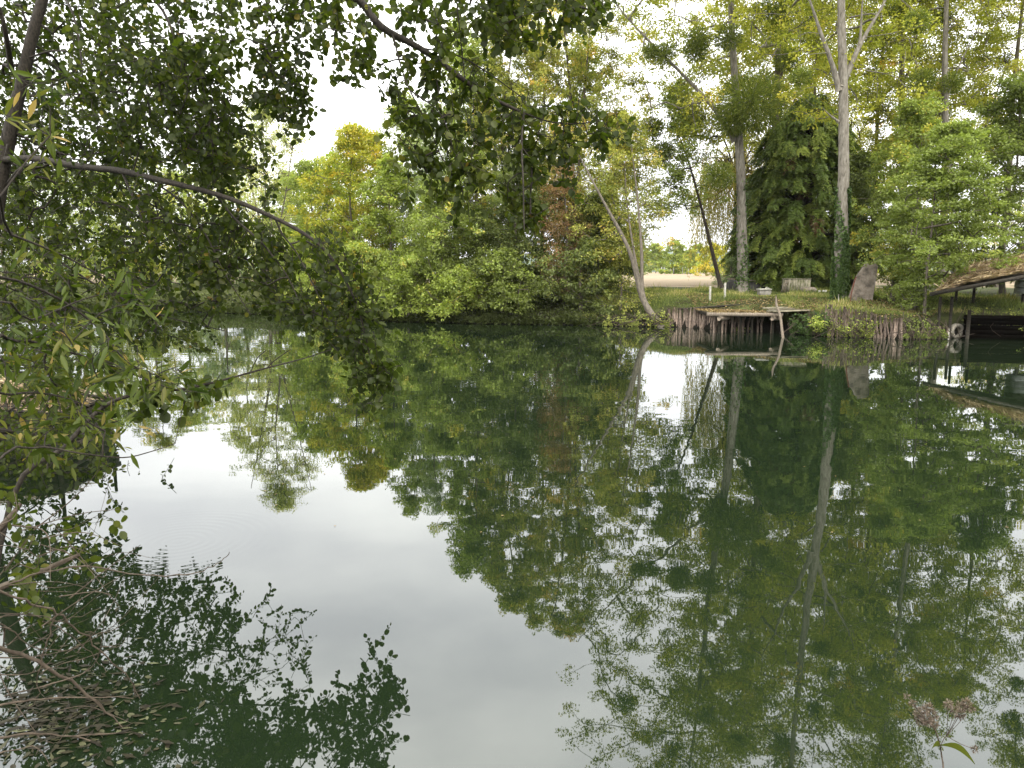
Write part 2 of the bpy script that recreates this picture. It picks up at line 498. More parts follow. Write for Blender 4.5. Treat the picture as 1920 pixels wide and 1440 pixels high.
G = {  # leaf colours (dark .. light .. turning)
    'green': [(0, (0.0583, 0.1189, 0.0249)), (0.45, (0.1458, 0.26, 0.0499)), (0.8, (0.265, 0.4085, 0.0803)), (1, (0.53, 0.4705, 0.0713))],
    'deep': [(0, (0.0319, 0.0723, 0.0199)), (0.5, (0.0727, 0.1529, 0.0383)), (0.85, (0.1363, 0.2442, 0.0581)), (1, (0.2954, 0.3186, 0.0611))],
    'fresh': [(0, (0.0841, 0.1572, 0.0227)), (0.5, (0.1963, 0.3232, 0.0503)), (0.8, (0.3178, 0.4368, 0.0755)), (1, (0.5609, 0.5067, 0.0755))],
    'yellow': [(0, (0.1137, 0.1594, 0.021)), (0.4, (0.2701, 0.3055, 0.0383)), (0.75, (0.4691, 0.4117, 0.0479)), (1, (0.5969, 0.3985, 0.0479))],
    'olive': [(0, (0.108, 0.1347, 0.0291)), (0.45, (0.2765, 0.3032, 0.0679)), (0.8, (0.4806, 0.4491, 0.1051)), (1, (0.7208, 0.4715, 0.1132))],
    'grey': [(0, (0.0995, 0.1395, 0.0669)), (0.5, (0.2387, 0.2974, 0.1472)), (1, (0.3978, 0.4462, 0.2142))],
    'pale': [(0, (0.1495, 0.1921, 0.0629)), (0.5, (0.3549, 0.384, 0.1383)), (0.85, (0.5043, 0.4888, 0.1885)), (1, (0.6164, 0.4714, 0.176))],
    'rust': [(0, (0.09, 0.0675, 0.03)), (0.4, (0.21, 0.1425, 0.06)), (0.8, (0.36, 0.195, 0.0975)), (1, (0.18, 0.195, 0.06))],
    'poplar': [(0, (0.1059, 0.1386, 0.019)), (0.45, (0.2825, 0.3036, 0.038)), (0.8, (0.4802, 0.4488, 0.0618)), (1, (0.6356, 0.3564, 0.0475))],
    'blue': [(0, (0.0653, 0.1133, 0.0235)), (0.45, (0.1584, 0.2438, 0.047)), (0.85, (0.2796, 0.3657, 0.0752)), (1, (0.3541, 0.3831, 0.0658))],
    'thuja': [(0, (0.0357, 0.0572, 0.0108)), (0.55, (0.097, 0.1397, 0.0244)), (0.86, (0.2172, 0.2644, 0.0407)), (0.9, (0.0772, 0.0473, 0.0168)), (1, (0.0827, 0.0473, 0.0185))],
    'ivy': [(0, (0.0213, 0.0442, 0.011)), (0.6, (0.0683, 0.1104, 0.0243)), (1, (0.1214, 0.1932, 0.0552))],
    'mistle': [(0, (0.0604, 0.0828, 0.0172)), (0.6, (0.1466, 0.1811, 0.031)), (1, (0.2587, 0.276, 0.0431))],
    'weep': [(0, (0.14, 0.15, 0.04)), (0.5, (0.28, 0.25, 0.07)), (1, (0.45, 0.35, 0.09))],
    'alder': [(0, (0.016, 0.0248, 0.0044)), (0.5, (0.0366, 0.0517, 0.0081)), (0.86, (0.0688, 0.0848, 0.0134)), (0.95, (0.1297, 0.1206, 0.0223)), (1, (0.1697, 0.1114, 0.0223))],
    'willow': [(0, (0.0239, 0.0414, 0.0066)), (0.6, (0.0669, 0.0911, 0.0132)), (0.9, (0.1244, 0.1242, 0.0265)), (1, (0.3252, 0.2236, 0.0795))],
    'litter': [(0, (0.0425, 0.0272, 0.0153)), (0.4, (0.1445, 0.0935, 0.0425)), (0.8, (0.272, 0.1955, 0.0765)), (1, (0.391, 0.306, 0.102))],
    'straw': [(0, (0.1053, 0.0737, 0.0456)), (0.5, (0.2984, 0.2106, 0.1229)), (1, (0.6318, 0.509, 0.2984))],
    'grass': [(0, (0.0745, 0.1035, 0.0256)), (0.5, (0.1823, 0.2218, 0.0559)), (0.9, (0.3313, 0.3254, 0.0958)), (1, (0.5466, 0.4289, 0.2237))],
    'scum': [(0, (0.011, 0.0088, 0.0044)), (0.6, (0.0242, 0.022, 0.0097)), (1, (0.0792, 0.0836, 0.0396))],
}
for k_ in ('green', 'deep', 'fresh', 'blue'):   # autumn foliage: yellower, less saturated greens
    G[k_] = [(p_, (max(c_[0], c_[1] * (.76 if k_ != 'blue' else .74)), c_[1] * .93, c_[2] * 1.1)) for p_, c_ in G[k_]]
for k_ in G:   # a touch of grey in every leaf colour
    G[k_] = [(p_, tuple(c * .96 + .04 * (sum(c_) / 3) for c in c_)) for p_, c_ in G[k_]]
LM = {k: leaf_mat(k + ' leaves', v, transl=0.38) for k, v in G.items()}
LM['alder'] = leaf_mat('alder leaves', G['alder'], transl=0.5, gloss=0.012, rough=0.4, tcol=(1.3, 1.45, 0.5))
LM['litter'] = leaf_mat('fallen leaves', G['litter'], transl=0.1, gloss=0.03)
LM['straw'] = leaf_mat('dry straw', G['straw'], transl=0.1, gloss=0.02)
LM['scum'] = leaf_mat('floating scraps', G['scum'], transl=0.0, gloss=0.03)
LM['thuja'] = leaf_mat('thuja sprays', G['thuja'], transl=0.15, gloss=0.03)

# ------------------------------------------------------------------ ground, water, field, hills
SH = [(-900, 577), (-300, 577), (0, 577), (180, 580), (400, 586), (560, 592), (740, 603), (900, 607), (1100, 610), (1250, 612.5), (1330, 616),
      (1440, 622), (1545, 630), (1620, 633), (1690, 636), (1760, 633), (1930, 636), (2300, 640), (2900, 640)]
SHW = np.array([W(a, b) for a, b in SH])


def shore(x):
    return np.interp(x, SHW[:, 0], SHW[:, 1])


def height(x, y):
    x = np.asarray(x, float); y = np.asarray(y, float)
    d = y - shore(x)
    dn = 2.1 - y + 0.25 * np.sin(x * 1.3)
    dl = np.minimum(-(0.73 * y + 0.9) - x, 15.5 - y)
    dr = np.minimum(x - (0.80 * y + 3.0), 30 - y)
    d2 = np.maximum(np.maximum(dn, dl), dr)
    near = d2 > d
    prof = np.interp(d, [-4, -1.2, -0.12, 0.06, 0.5, 3.2, 14, 40], [-2.2, -1.2, -0.55, 0.62, 0.82, 1.27, 1.42, 1.5])
    soft = np.interp(d, [-4, -1.2, -0.2, 0.3, 1.5, 4, 14, 40], [-2.2, -1.2, -0.1, 0.25, 0.7, 1.2, 1.42, 1.5])
    w = np.clip((x - 5.0) / 1.5, 0, 1)
    far = soft * (1 - w) + prof * w
    nr = np.interp(d2, [-3, -1, 0, 0.6, 2, 5, 30], [-2.2, -1.3, -0.1, 0.3, 0.6, 0.8, 1.0])
    z = np.maximum(far, nr) + 0.05 * np.sin(x * 0.9 + 1.3 * np.sin(y * 0.6)) * np.clip(np.maximum(d, d2), 0, 1)
    return z


def grid_axis(segs):
    a = []
    for s, e, st in segs:
        a += list(np.arange(s, e, st))
    return np.array(a + [segs[-1][1]])


gx = grid_axis([(-1200, -200, 100), (-200, -50, 10), (-50, -10, 1.0), (-10, 30, 0.4), (30, 60, 2), (60, 200, 14), (200, 1200, 100)])
gy = grid_axis([(-60, -6, 6), (-6, 22, 0.8), (22, 40, 0.22), (40, 62, 0.8), (62, 200, 10), (200, 2000, 150)])
X, Yg = np.meshgrid(gx, gy)
Z = height(X, Yg)
nx, ny = len(gx), len(gy)
ii = np.arange(ny - 1)[:, None] * nx + np.arange(nx - 1)[None]
FQ = np.stack([ii, ii + 1, ii + nx + 1, ii + nx], -1).reshape(-1, 4)
g = MB().add(np.stack([X, Yg, Z], -1).reshape(-1, 3), FQ).build('ground', ground_mat(), smooth=True)
tag(g, 'soil and grass banks around the pond', kind='structure')

w_ = MB()
w_.add([[-300, -3, 0], [300, -3, 0], [300, 120, 0], [-300, 120, 0]], [[0, 1, 2, 3]])
tag(w_.build('water', water_mat()), 'still dark green pond water mirroring the trees', kind='structure')

fb = MB()
fx = np.sort(np.concatenate([np.linspace(-600, 600, 21), np.linspace(-57, 57, 19)])); fy = np.linspace(41.5, 330, 40)
FX, FY = np.meshgrid(fx, fy)
front_ = np.maximum(41.5, shore(FX[0]) + 10.5) + .8 * np.sin(FX[0] * .7)
FY = front_[None] + (FY - 41.5) / (330 - 41.5) * (330 - front_[None])
FZ = 1.62 + 0.12 * np.sin(FX * 0.03) * np.clip((FY - 60) / 100, 0, 1) + 0.0 * FX
FZ[0] = 1.40
ii = np.arange(39)[:, None] * 40 + np.arange(39)[None]
fb.add(np.stack([FX, FY, FZ], -1).reshape(-1, 3), np.stack([ii, ii + 1, ii + 41, ii + 40], -1).reshape(-1, 4))
tag(fb.build('field', field_mat()), 'pale harvested stubble field behind the bank', kind='structure')

r = rng(5)
hb = MB()
hx = np.linspace(-1700, 1700, 120)
hz = 1.5 + 24 + 12 * np.sin(hx * 0.0021 + 0.4) + 7 * np.sin(hx * 0.0071) + 2.0 * r.normal(size=120)
rows = [(1250, 0.0), (1330, 0.55), (1420, 0.9), (1550, 1.0), (1800, 0.2)]
V = np.stack([np.stack([hx, np.full(120, yy) + 20 * np.sin(hx * 0.004), 1.0 + hz * k], -1) for yy, k in rows])
ii = np.arange(len(rows) - 1)[:, None] * 120 + np.arange(119)[None]
hb.add(V.reshape(-1, 3), np.stack([ii, ii + 1, ii + 121, ii + 120], -1).reshape(-1, 4))
tag(hb.build('hills', M['hill'], smooth=True), 'low wooded hills on the horizon', kind='structure')


# ------------------------------------------------------------------ trees
def grow(nodes0, anchors, up=0.35):
    """link every anchor to the nearest older node; returns nodes, parents, number of descendants"""
    nodes = [np.asarray(p, float) for p in nodes0]
    n0 = len(nodes)
    par = [-1] * n0
    A = np.asarray(anchors, float)
    base = np.asarray(nodes0)
    d = np.min(np.linalg.norm(A[:, None] - base[None], axis=2), axis=1)
    arr = np.zeros((n0 + len(A), 3)); arr[:n0] = base
    c = n0
    for k in np.argsort(d):
        q = arr[:c] - A[k]
        cost = np.linalg.norm(q, axis=1) + up * np.maximum(0, q[:, 2])
        par.append(int(np.argmin(cost)))
        arr[c] = A[k]; c += 1
    cnt = np.ones(c)
    for k in range(c - 1, n0 - 1, -1):
        cnt[par[k]] += cnt[k]
    return arr, par, cnt, n0, A[np.argsort(d)]


def draw_edges(mb, arr, par, cnt, n0, r0, r, bend=0.12, sides=5, maxr=1.0, expo=0.42, maxl=99):
    for k in range(n0, len(arr)):
        a, b = arr[par[k]], arr[k]
        l = np.linalg.norm(b - a)
        if l < 1e-3 or l > maxl: continue
        mid = (a + b) / 2 + r.normal(size=3) * l * bend * 0.5 + np.array([0, 0, l * bend * 0.4])
        ra = min(maxr, r0 * cnt[k] ** expo)
        p = smooth_path([a, mid, b], 2)
        tube(mb, p, np.linspace(ra, ra * 0.75, len(p)), sides, cap=False)


def bough_leaves(mb, c, s, n, r, L_, W_, tint, droop=0.35, flat=0.6, spread=0.14):
    """one leafy clump: twigs' worth of leaves round the centres c (k,3)"""
    k = len(c)
    cc = np.repeat(c, n, axis=0)
    ss = np.repeat(np.broadcast_to(s, (k,)), n)[:, None]
    d = unit(r.normal(size=(k * n, 3)))
    rad = r.uniform(0.25, 1.0, size=(k * n, 1)) ** 0.6
    off = d * rad * ss
    off[:, 2] *= flat
    # sub-clumps: pull the leaves together towards a few twig ends
    nsub = 7
    sub = unit(r.normal(size=(k, nsub, 3))) * (r.uniform(0.55, 1.05, size=(k, nsub, 1)))
    pick = r.integers(0, nsub, size=k * n)
    so = sub[np.repeat(np.arange(k), n), pick] * ss
    so[:, 2] *= flat
    pos = cc + 0.45 * off + 0.75 * so
    ax = unit(off + so) + r.normal(size=pos.shape) * 0.6
    ax[:, 2] -= droop
    nm = r.normal(size=pos.shape) * 0.55 + np.array([0, 0, 1.0])
    sz = r.uniform(0.7, 1.25, size=k * n)
    tt = np.clip(np.repeat(np.broadcast_to(tint, (k,)), n) + r.normal(size=k * n) * spread, 0, 1)
    leaves(mb, pos, ax, nm, L_ * sz, W_ * sz, tt)


DENS = 1.25
PROFILES = {
    'round': lambda t: np.sin(np.pi * np.clip(t * 0.93 + 0.07, 0, 1)) ** 0.55,
    'egg': lambda t: np.interp(t, [0, .12, .35, .7, 1], [.45, .85, 1, .7, .15]),
    'bush': lambda t: np.interp(t, [0, .2, .6, .85, 1], [1.0, 1.0, .85, .55, .15]),
    'tall': lambda t: np.interp(t, [0, .15, .4, .8, 1], [.35, .7, 1, .8, .2]),
    'cone': lambda t: np.interp(t, [0, .1, .5, 1], [.85, 1, .75, .05]),
}


def make_tree(name, label, cat, px, Y, h, R, z0, mat, seed, group=None, prof='round', nb=110, per=190, leaf=(.15, .10), bs=0.7,
              trunk_r=0.13, bark='bark_grey', lean=(0, 0), Ry=None, tint=0.42, tvar=0.16, base_z=None, stems=1, wood=0.011, shell=0.55,
              droop=0.35, extra_nodes=None, spread=0.14, trunk_path=None, cshift=(0, 0), tfun=None, clear=None, flat=.6):
    r = rng(seed)
    x = P(px, 560, Y)[0]
    gz = float(height(x, Y)) if base_z is None else base_z
    root = thing(name, (x, Y, gz), label, cat, group)
    Ry = Ry or R
    # trunk(s)
    tb = MB()
    nodes = []
    paths = trunk_path
    if paths is None:
        paths = []
        for s in range(stems):
            sp = (s - (stems - 1) / 2)
            tx, ty = lean[0] + sp * R * 0.5, lean[1] + r.normal() * 0.3 * (stems > 1)
            b0 = np.array([x + sp * 0.22, Y, gz - 0.15])
            top = np.array([x + tx, Y + ty, gz + h * 0.88])
            pts = [b0]
            for t in (0.3, 0.6):
                q = b0 + (top - b0) * t
                q[:2] += r.normal(size=2) * 0.02 * h
                q[:2] -= np.array([tx, ty]) * 0.12
                pts.append(q)
            pts.append(top)
            paths.append((smooth_path(pts, 5), trunk_r * (1 if s == 0 else 0.75)))
    for pth, rad in paths:
        n = len(pth)
        rr = rad * (1 - 0.86 * np.linspace(0, 1, n) ** 0.9)
        rr[0] *= 1.35
        tube(tb, pth, rr, 10, wob=0.05, r=r)
        nodes += [p for p in pth[max(1, n // 4):]]
    nb, per, bs, leaf = int(nb * DENS * 1.5), int(per * .78), bs * .70, (leaf[0] * .80, leaf[1] * .80)
    # boughs
    t = r.uniform(0, 1, nb)
    th = r.uniform(0, 2 * np.pi, nb)
    q = r.uniform(0, 1, nb) ** shell
    pr = PROFILES[prof](t) * (0.62 + 0.62 * r.uniform(size=nb))
    C = np.stack([x + cshift[0] + lean[0] * t * 0.8 + np.cos(th) * q * R * pr, Y + cshift[1] + lean[1] * t * 0.8 + np.sin(th) * q * Ry * pr,
                  gz + z0 + (h - z0) * t], -1)
    # a few gaps
    ph = r.uniform(0, 6, 3)
    hole = np.sin(C[:, 0] * 1.9 + ph[0]) * np.sin(C[:, 2] * 1.7 + ph[1]) * np.sin(C[:, 1] * 1.1 + ph[2])
    h2 = np.sin(C[:, 0] * 4.1 + ph[1]) * np.sin(C[:, 2] * 3.7 + ph[2]) * np.sin(C[:, 1] * 2.9 + ph[0])
    C = C[(hole > -0.42) & (h2 > -0.33)]
    if clear is not None:
        C = C[~clear(C)]
    arr, par, cnt, n0, Cs = grow(nodes, C)
    draw_edges(tb, arr, par, cnt, n0, wood, r, maxr=trunk_r * 0.6)
    tb.build('trunk', M[bark], root, smooth=True)
    cb = MB()
    sc = bs * r.uniform(0.7, 1.3, len(C))
    bt = tint + r.normal(size=len(C)) * tvar
    if tfun is not None:
        bt = bt + tfun(C)
    bough_leaves(cb, C, sc, per, r, leaf[0], leaf[1], bt, droop, spread=spread, flat=flat)
    cb.build('crown', LM[mat], root)
    return root, arr, nodes


def mistletoe(root, c, rad, r, n=1300):
    mb = MB()
    d = unit(r.normal(size=(n, 3)))
    q = r.uniform(0, 1, (n, 1)) ** 0.45
    pos = np.asarray(c) + d * q * rad * np.array([1, 1, 0.88])
    ax = d + r.normal(size=d.shape) * 0.45
    leaves(mb, pos, ax, r.normal(size=d.shape), rad * 0.16 + 0.06, 0.035, np.clip(0.5 + r.normal(size=n) * 0.22, 0, 1))
    for k in range(26):
        e = np.asarray(c) + unit(r.normal(size=3)) * rad * 0.9
        tube(mb, smooth_path([c, (np.asarray(c) + e) / 2 + r.normal(size=3) * rad * 0.1, e], 2), 0.012, 3, tint=0.2, cap=False)
    return mb.build('mistletoe', LM['mistle'], root)


def ivy_on(root, path, rad, z_lo, z_hi, r, n=5000, thick=0.09):
    """ivy leaves wrapped round a stem"""
    mb = MB()
    path = np.asarray(path)
    zz = r.uniform(0, 1, n) ** 1.25
    z = z_lo + (z_hi - z_lo) * zz
    cx = np.interp(z, path[:, 2], path[:, 0]); cy = np.interp(z, path[:, 2], path[:, 1])
    th = r.uniform(0, 2 * np.pi, n)
    keep = (np.sin(th * 2 + z * 1.6) * 0.5 + 0.5) > (zz - 0.35)
    keep &= (np.cos(th - .6) > -1.2 + zz * 1.15) | (r.uniform(size=n) < .12)
    d = np.stack([np.cos(th), np.sin(th), np.zeros(n)], -1)
    o = (rad + r.uniform(0, thick, n) * (1.15 - zz * 0.7))[:, None]
    pos = np.stack([cx, cy, z], -1) + d * o
    ax = d * 0.5 + r.normal(size=pos.shape) * 0.5 + np.array([0, 0, -0.8])
    nm = d + r.normal(size=pos.shape) * 0.4
    leaves(mb, pos[keep], ax[keep], nm[keep], 0.10, 0.10, np.clip(0.45 + r.normal(size=keep.sum()) * 0.25, 0, 1), fold=0.1)
    return mb.build('ivy', LM['ivy'], root)


# ---- far left bank, seen through the near foliage
TL = 'trees along the far bank'
make_tree('bank_tree', 'deep green tree on the far bank at the left edge of the photo', 'tree', 20, 54, 9.5, 3.6, 0.8, 'deep', 101, TL, 'bush', 100, 150)
make_tree('bank_tree', 'yellow green tree on the far bank behind the trunk at the left edge', 'tree', 150, 54, 8.2, 3.3, 0.5, 'fresh', 102, TL, 'bush', 100, 150)
make_tree('bank_tree', 'olive tree on the far bank seen below the long arching branch', 'tree', 290, 52, 8.6, 3.4, 0.5, 'olive', 103, TL, 'bush', 100, 150)
make_tree('bank_shrub', 'grey green willowy shrub over the far waterline at left', 'shrub', 420, 49.5, 4.2, 2.6, 0.1, 'grey', 104, TL, 'bush', 70, 170, (.17, .05), tint=.35)
make_tree('bank_shrub', 'yellow tinged bramble shrub low on the far left waterline', 'shrub', 250, 50.5, 2.6, 3.4, 0.0, 'yellow', 105, TL, 'bush', 70, 150, tint=.2)
make_tree('bank_tree', 'tall airy pale tree standing out against the sky left of the yellow tree', 'tree', 512, 47, 11.4, 4.0, 1.5, 'pale', 106, TL, 'egg', 260, 120, (.14, .07),
          trunk_r=.12, tint=.5, stems=3, wood=.014)
make_tree('bank_tree', 'mid green tree between the airy pale tree and the yellow tree', 'tree', 585, 44.5, 7.2, 2.3, 0.4, 'green', 107, TL, 'bush', 100, 170, tint=.55)
make_tree('bank_tree', 'broad yellow crowned tree on the far bank left of centre', 'tree', 668, 41.5, 8.6, 3.3, 0.7, 'yellow', 108, TL, 'egg', 190, 150, tint=.42,
          tfun=lambda C: (C[:, 2] - 5.5) * 0.05)
make_tree('bank_shrub', 'yellow green shrub below the yellow tree', 'shrub', 600, 41.8, 3.6, 2.6, 0.0, 'fresh', 109, TL, 'bush', 90, 170, tint=.5)
make_tree('bank_tree', 'bright green tree in front of the yellow tree', 'tree', 735, 39.2, 6.8, 2.2, 0.3, 'fresh', 110, TL, 'egg', 120, 170, tint=.42)
make_tree('bank_tree', 'silvery grey willow between the green trees left of centre', 'tree', 812, 40.2, 9.3, 1.9, 1.0, 'grey', 111, TL, 'egg', 100, 230, (.15, .04), tint=.5)
make_tree('bank_tree', 'large mid green tree on the far bank at the centre', 'tree', 890, 38.6, 12.0, 2.4, 0.8, 'green', 112, TL, 'egg', 150, 190, tint=.5)
make_tree('bank_tree', 'tall olive yellow tree rising above the centre of the far bank', 'tree', 965, 38.8, 14.2, 2.6, 2.2, 'olive', 113, TL, 'tall', 210, 150, tint=.5,
          trunk_r=.18)
make_tree('bank_tree', 'tall light airy tree left of the mistletoe poplars', 'tree', 1075, 38.4, 15.6, 3.0, 3.0, 'olive', 114, TL, 'tall', 260, 160, (.14, .085), tint=.6,
          trunk_r=.18, stems=2)
make_tree('bank_tree', 'dark green maple leaning its boughs to the water at the centre', 'tree', 830, 36.0, 5.6, 2.4, 0.38, 'green', 115, TL, 'bush', 130, 190, tint=.45)
make_tree('bank_tree', 'shaded deep green tree behind the reddish bush', 'tree', 975, 36.2, 6.6, 2.2, 0.1, 'deep', 116, TL, 'bush', 130, 190, tint=.5)
make_tree('bank_shrub', 'reddish brown autumn bush on the bank right of centre', 'shrub', 1055, 35.2, 6.0, 1.5, 0.6, 'rust', 117, TL, 'egg', 90, 130, (.12, .05), tint=.5)
make_tree('bank_shrub', 'pale green low shrub reaching over the waterline at centre', 'shrub', 850, 34.8, 2.2, 1.5, 0.12, 'fresh', 118, TL, 'bush', 50, 130, (.16, .1), tint=.55)
make_tree('bank_shrub', 'leafy low shrub over the water below the silvery willow', 'shrub', 765, 35.4, 2.7, 1.6, 0.12, 'fresh', 119, TL, 'bush', 60, 140, (.15, .1), tint=.35)
make_tree('bank_shrub', 'dense dark shrub over the water left of the reddish bush', 'shrub', 945, 34.6, 2.6, 1.7, 0.12, 'green', 120, TL, 'bush', 65, 150, tint=.3)
make_tree('bank_shrub', 'dark green shrub below the reddish bush', 'shrub', 1090, 34.2, 2.9, 1.9, 0.12, 'deep', 121, TL, 'bush', 70, 150, tint=.6)
make_tree('bank_shrub', 'green shrub over the water under the yellow tree', 'shrub', 680, 37.3, 3.2, 2.2, 0.12, 'green', 122, TL, 'bush', 80, 160, tint=.6)
make_tree('bank_shrub', 'thin brambly shrub beside the foot of the leaning pale trunks', 'shrub', 1165, 33.9, 1.3, 1.5, 0.0, 'olive', 123, TL, 'bush', 30, 90, (.1, .06), tint=.4)

for i, (px, Y, h, R, z0, mt, lab) in enumerate([
        (700, 44.5, 8.6, 2.6, .5, 'yellow', 'yellow green tree directly behind the bright green tree left of centre'),
        (770, 43.5, 10.5, 2.6, .5, 'green', 'green tree behind the silvery willow'),
        (860, 43.0, 14.0, 2.8, .8, 'fresh', 'light green tree behind the large mid green tree'),
        (930, 42.0, 14.5, 2.6, .3, 'deep', 'shaded tree in the gap behind the tall olive yellow tree'),
        (1010, 42.5, 17.0, 3.0, .6, 'olive', 'olive tree filling the sky between the two tall central trees'),
        (1090, 41.5, 12.5, 2.6, .2, 'green', 'green tree behind the reddish bush'),
        (1150, 40.5, 9.0, 2.2, .4, 'olive', 'olive green tree behind the leaning pale stems'),
        (1120, 37.0, 4.6, 1.9, .1, 'deep', 'dark bushy tree between the reddish bush and the leaning pale stems')]):
    make_tree('bank_tree', lab, 'tree', px, Y, h, R, z0, mt, 160 + i, 'trees of the rear row on the far bank', 'egg', 130, 170, tint=.55)

for i, (px, Y, h, R, mt, lab) in enumerate([
        (-60, 60, 9.5, 4.2, 'green', 'rear row tree at the left end, cut by the left edge'), (80, 61, 9.0, 4.0, 'deep', 'rear row dark tree behind the two leftmost bank trees'),
        (215, 60, 8.8, 4.0, 'green', 'rear row green tree behind the olive tree'), (345, 58, 8.4, 3.8, 'fresh', 'rear row light green tree left of the tall airy pale tree'),
        (455, 56, 9.6, 3.9, 'pale', 'rear row pale tree directly left of the tall airy pale tree'), (545, 54, 7.5, 3.0, 'green', 'rear row green tree just behind the tall airy pale tree'),
        (640, 50, 8.0, 3.0, 'fresh', 'rear row light green tree behind the yellow crowned tree')]):
    make_tree('bank_tree', lab, 'tree', px, Y, h, R, .1, mt, 180 + i, 'trees of the rear row on the far bank', 'bush', 110, 130, (.2, .14), bs=.95, tint=.55)

# ---- leaning pale multi-stemmed tree
Yl = 32.8
b0 = W(1243, 613); b0[2] = -0.1
st1 = smooth_path([b0, P(1205, 560, Yl), P(1180, 470, Yl), P(1130, 375, Yl + .2), P(1085, 290, Yl + .4)], 5)
st2 = smooth_path([b0 + [0, .1, .1], P(1207, 558, Yl), P(1203, 470, Yl + .2), P(1195, 370, Yl + .5), P(1180, 240, Yl + .8)], 5)
st3 = smooth_path([P(1205, 556, Yl), P(1190, 480, Yl + .3), P(1178, 400, Yl + .7), P(1170, 300, Yl + 1)], 5)
make_tree('leaning_tree', 'pale slender tree of several stems leaning out from the waterline left of the stake wall', 'tree', 1240, 33.0, 8.8, 2.3, 2.6, 'olive', 130,
          'trees on the right bank', 'egg', 160, 135, (.12, .08), trunk_path=[(st1, .16), (st2, .12), (st3, .08)], bark='bark_stem', cshift=(-1.5, 1.3), clear=lambda C: (C[:, 1] < 33.3) & (C[:, 2] < 6.5),
          tint=.5, wood=.012, base_z=0.0)
# ---- dark leaning trunk
Yd = 36.5
d1 = smooth_path([P(1352, 540, Yd), P(1335, 470, Yd), P(1314, 385, Yd), P(1290, 300, Yd + .3), P(1262, 225, Yd + .5)], 5)
rt, _, _ = make_tree('leaning_tree', 'dark trunked tree leaning left over the gap with the view to the field', 'tree', 1352, 36.5, 9.5, 2.2, 3.6, 'green', 131,
                     'trees on the right bank', 'egg', 120, 130, (.13, .09), trunk_path=[(d1, .11)], bark='bark_dark', cshift=(-2.2, 0), tint=.6, base_z=1.3)
r = rng(132)
for c, s in (((1222, 240), .5), ((1300, 220), .55), ((1245, 285), .45)):
    mistletoe(rt, P(c[0], c[1], 36.3), s, r)

# ---- poplars
GP = 'tall poplars on the right bank'


def poplar(label, px, Y, h, limbs, seed, mist=(), ivy=None, R=4.9, nb=370, per=160, r0=.25, tint=.5, bark='bark_pale', top=None, zc=7.0, ivy_n=5000, cx=0):
    r = rng(seed)
    base = P(px, 560, Y)
    gz = float(height(base[0], Y))
    base[2] = gz - 0.2
    tip = np.array([base[0] + (top or 0), Y, gz + h * 0.93])
    pth = smooth_path([base, base + (tip - base) * .25 + [0.1, 0, 0], base + (tip - base) * .5 + [-0.08, 0, 0], base + (tip - base) * .75, tip], 6)
    paths = [(pth, r0)]
    for lm in limbs:
        paths.append((smooth_path([P(a, b, Y + dy) for a, b, dy in lm[0]], 5), lm[1]))
    rt, arr, nodes = make_tree('poplar_tree', label, 'tree', px, Y, h, R, zc, 'poplar', seed, GP, 'tall', nb, per, (.125, .105), bs=.9, trunk_path=paths,
                               bark=bark, tint=tint, tvar=.14, wood=.014, shell=.6, droop=.7, spread=.09, cshift=(cx, 1.4),
                              clear=lambda C: (C[:, 1] < Y + .4) & (C[:, 2] < 13.5) & (np.abs(C[:, 0] - base[0]) < 1.6))
    for m in mist:
        mistletoe(rt, P(m[0], m[1], Y - 0.9), m[2] * 1.12, r, int(1300 * (m[2] / .6) ** 1.6) + 300)
    for k in range(7):
        a = arr[r.integers(len(nodes), len(arr))]
        if a[2] > 12:
            mistletoe(rt, a, r.uniform(.35, .6), r, 700)
    if ivy:
        ivy_on(rt, pth, r0 * .8, gz, gz + ivy, r, ivy_n)
    return rt


poplar('tall pale poplar with a huge mistletoe ball, standing beside the dark upturned boat', 1392, 34.5, 24,
       [([(1378, 265, 0), (1340, 205, -.1), (1290, 150, -.3), (1235, 95, -.5), (1165, 20, -.8), (1100, -70, -1)], .11),
        ([(1385, 260, 0), (1405, 190, .3), (1440, 120, .6), (1500, 20, 1)], .06)],
       201, mist=((1408, 195, 1.25), (1372, 225, .62), (1310, 75, .45), (1245, 100, .42), (1220, 95, .3), (1305, 95, .42), (1350, 330, .55), (1365, 70, .5)), ivy=5.0, top=-1.7, ivy_n=1400, R=6.2, nb=430, cx=-1.6)
poplar('tall pale poplar with ivy up its lower trunk, standing over the brushwood bank', 1574, 29.8, 25,
       [([(1574, 170, 0), (1560, 120, -.1), (1540, 65, -.2), (1520, 5, -.3), (1495, -70, -.4)], .12),
        ([(1578, 165, 0), (1597, 118, .1), (1620, 70, .3), (1655, 10, .5), (1690, -60, .7)], .13),
        ([(1612, 85, .3), (1615, 40, .3), (1618, -30, .3)], .07), ([(1572, 228, 0), (1555, 215, -.1), (1540, 200, -.3)], .05)],
       202, mist=((1500, 145, .32), (1720, 40, .4)), ivy=4.2, R=4.6, top=-1.15, ivy_n=17000, nb=230)
poplar('ivy clad poplar behind the big mistletoe ball', 1440, 39.5, 24, [([(1445, 210, 0), (1470, 120, .2), (1480, 20, .3)], .09)], 203,
       mist=((1455, 60, .55), (1480, 110, .6), (1430, 20, .45), (1470, 20, .6)), ivy=9.5, bark='bark_grey', ivy_n=9000, R=4.2)
poplar('grey poplar trunk rising behind the round green tree, left one of the two', 1686, 40.5, 23, [([(1685, 180, 0), (1715, 100, .2), (1740, 0, .4)], .08)], 204,
       mist=((1690, 20, .45),), R=4.2, top=-1.2, bark='bark_grey', tint=.42)
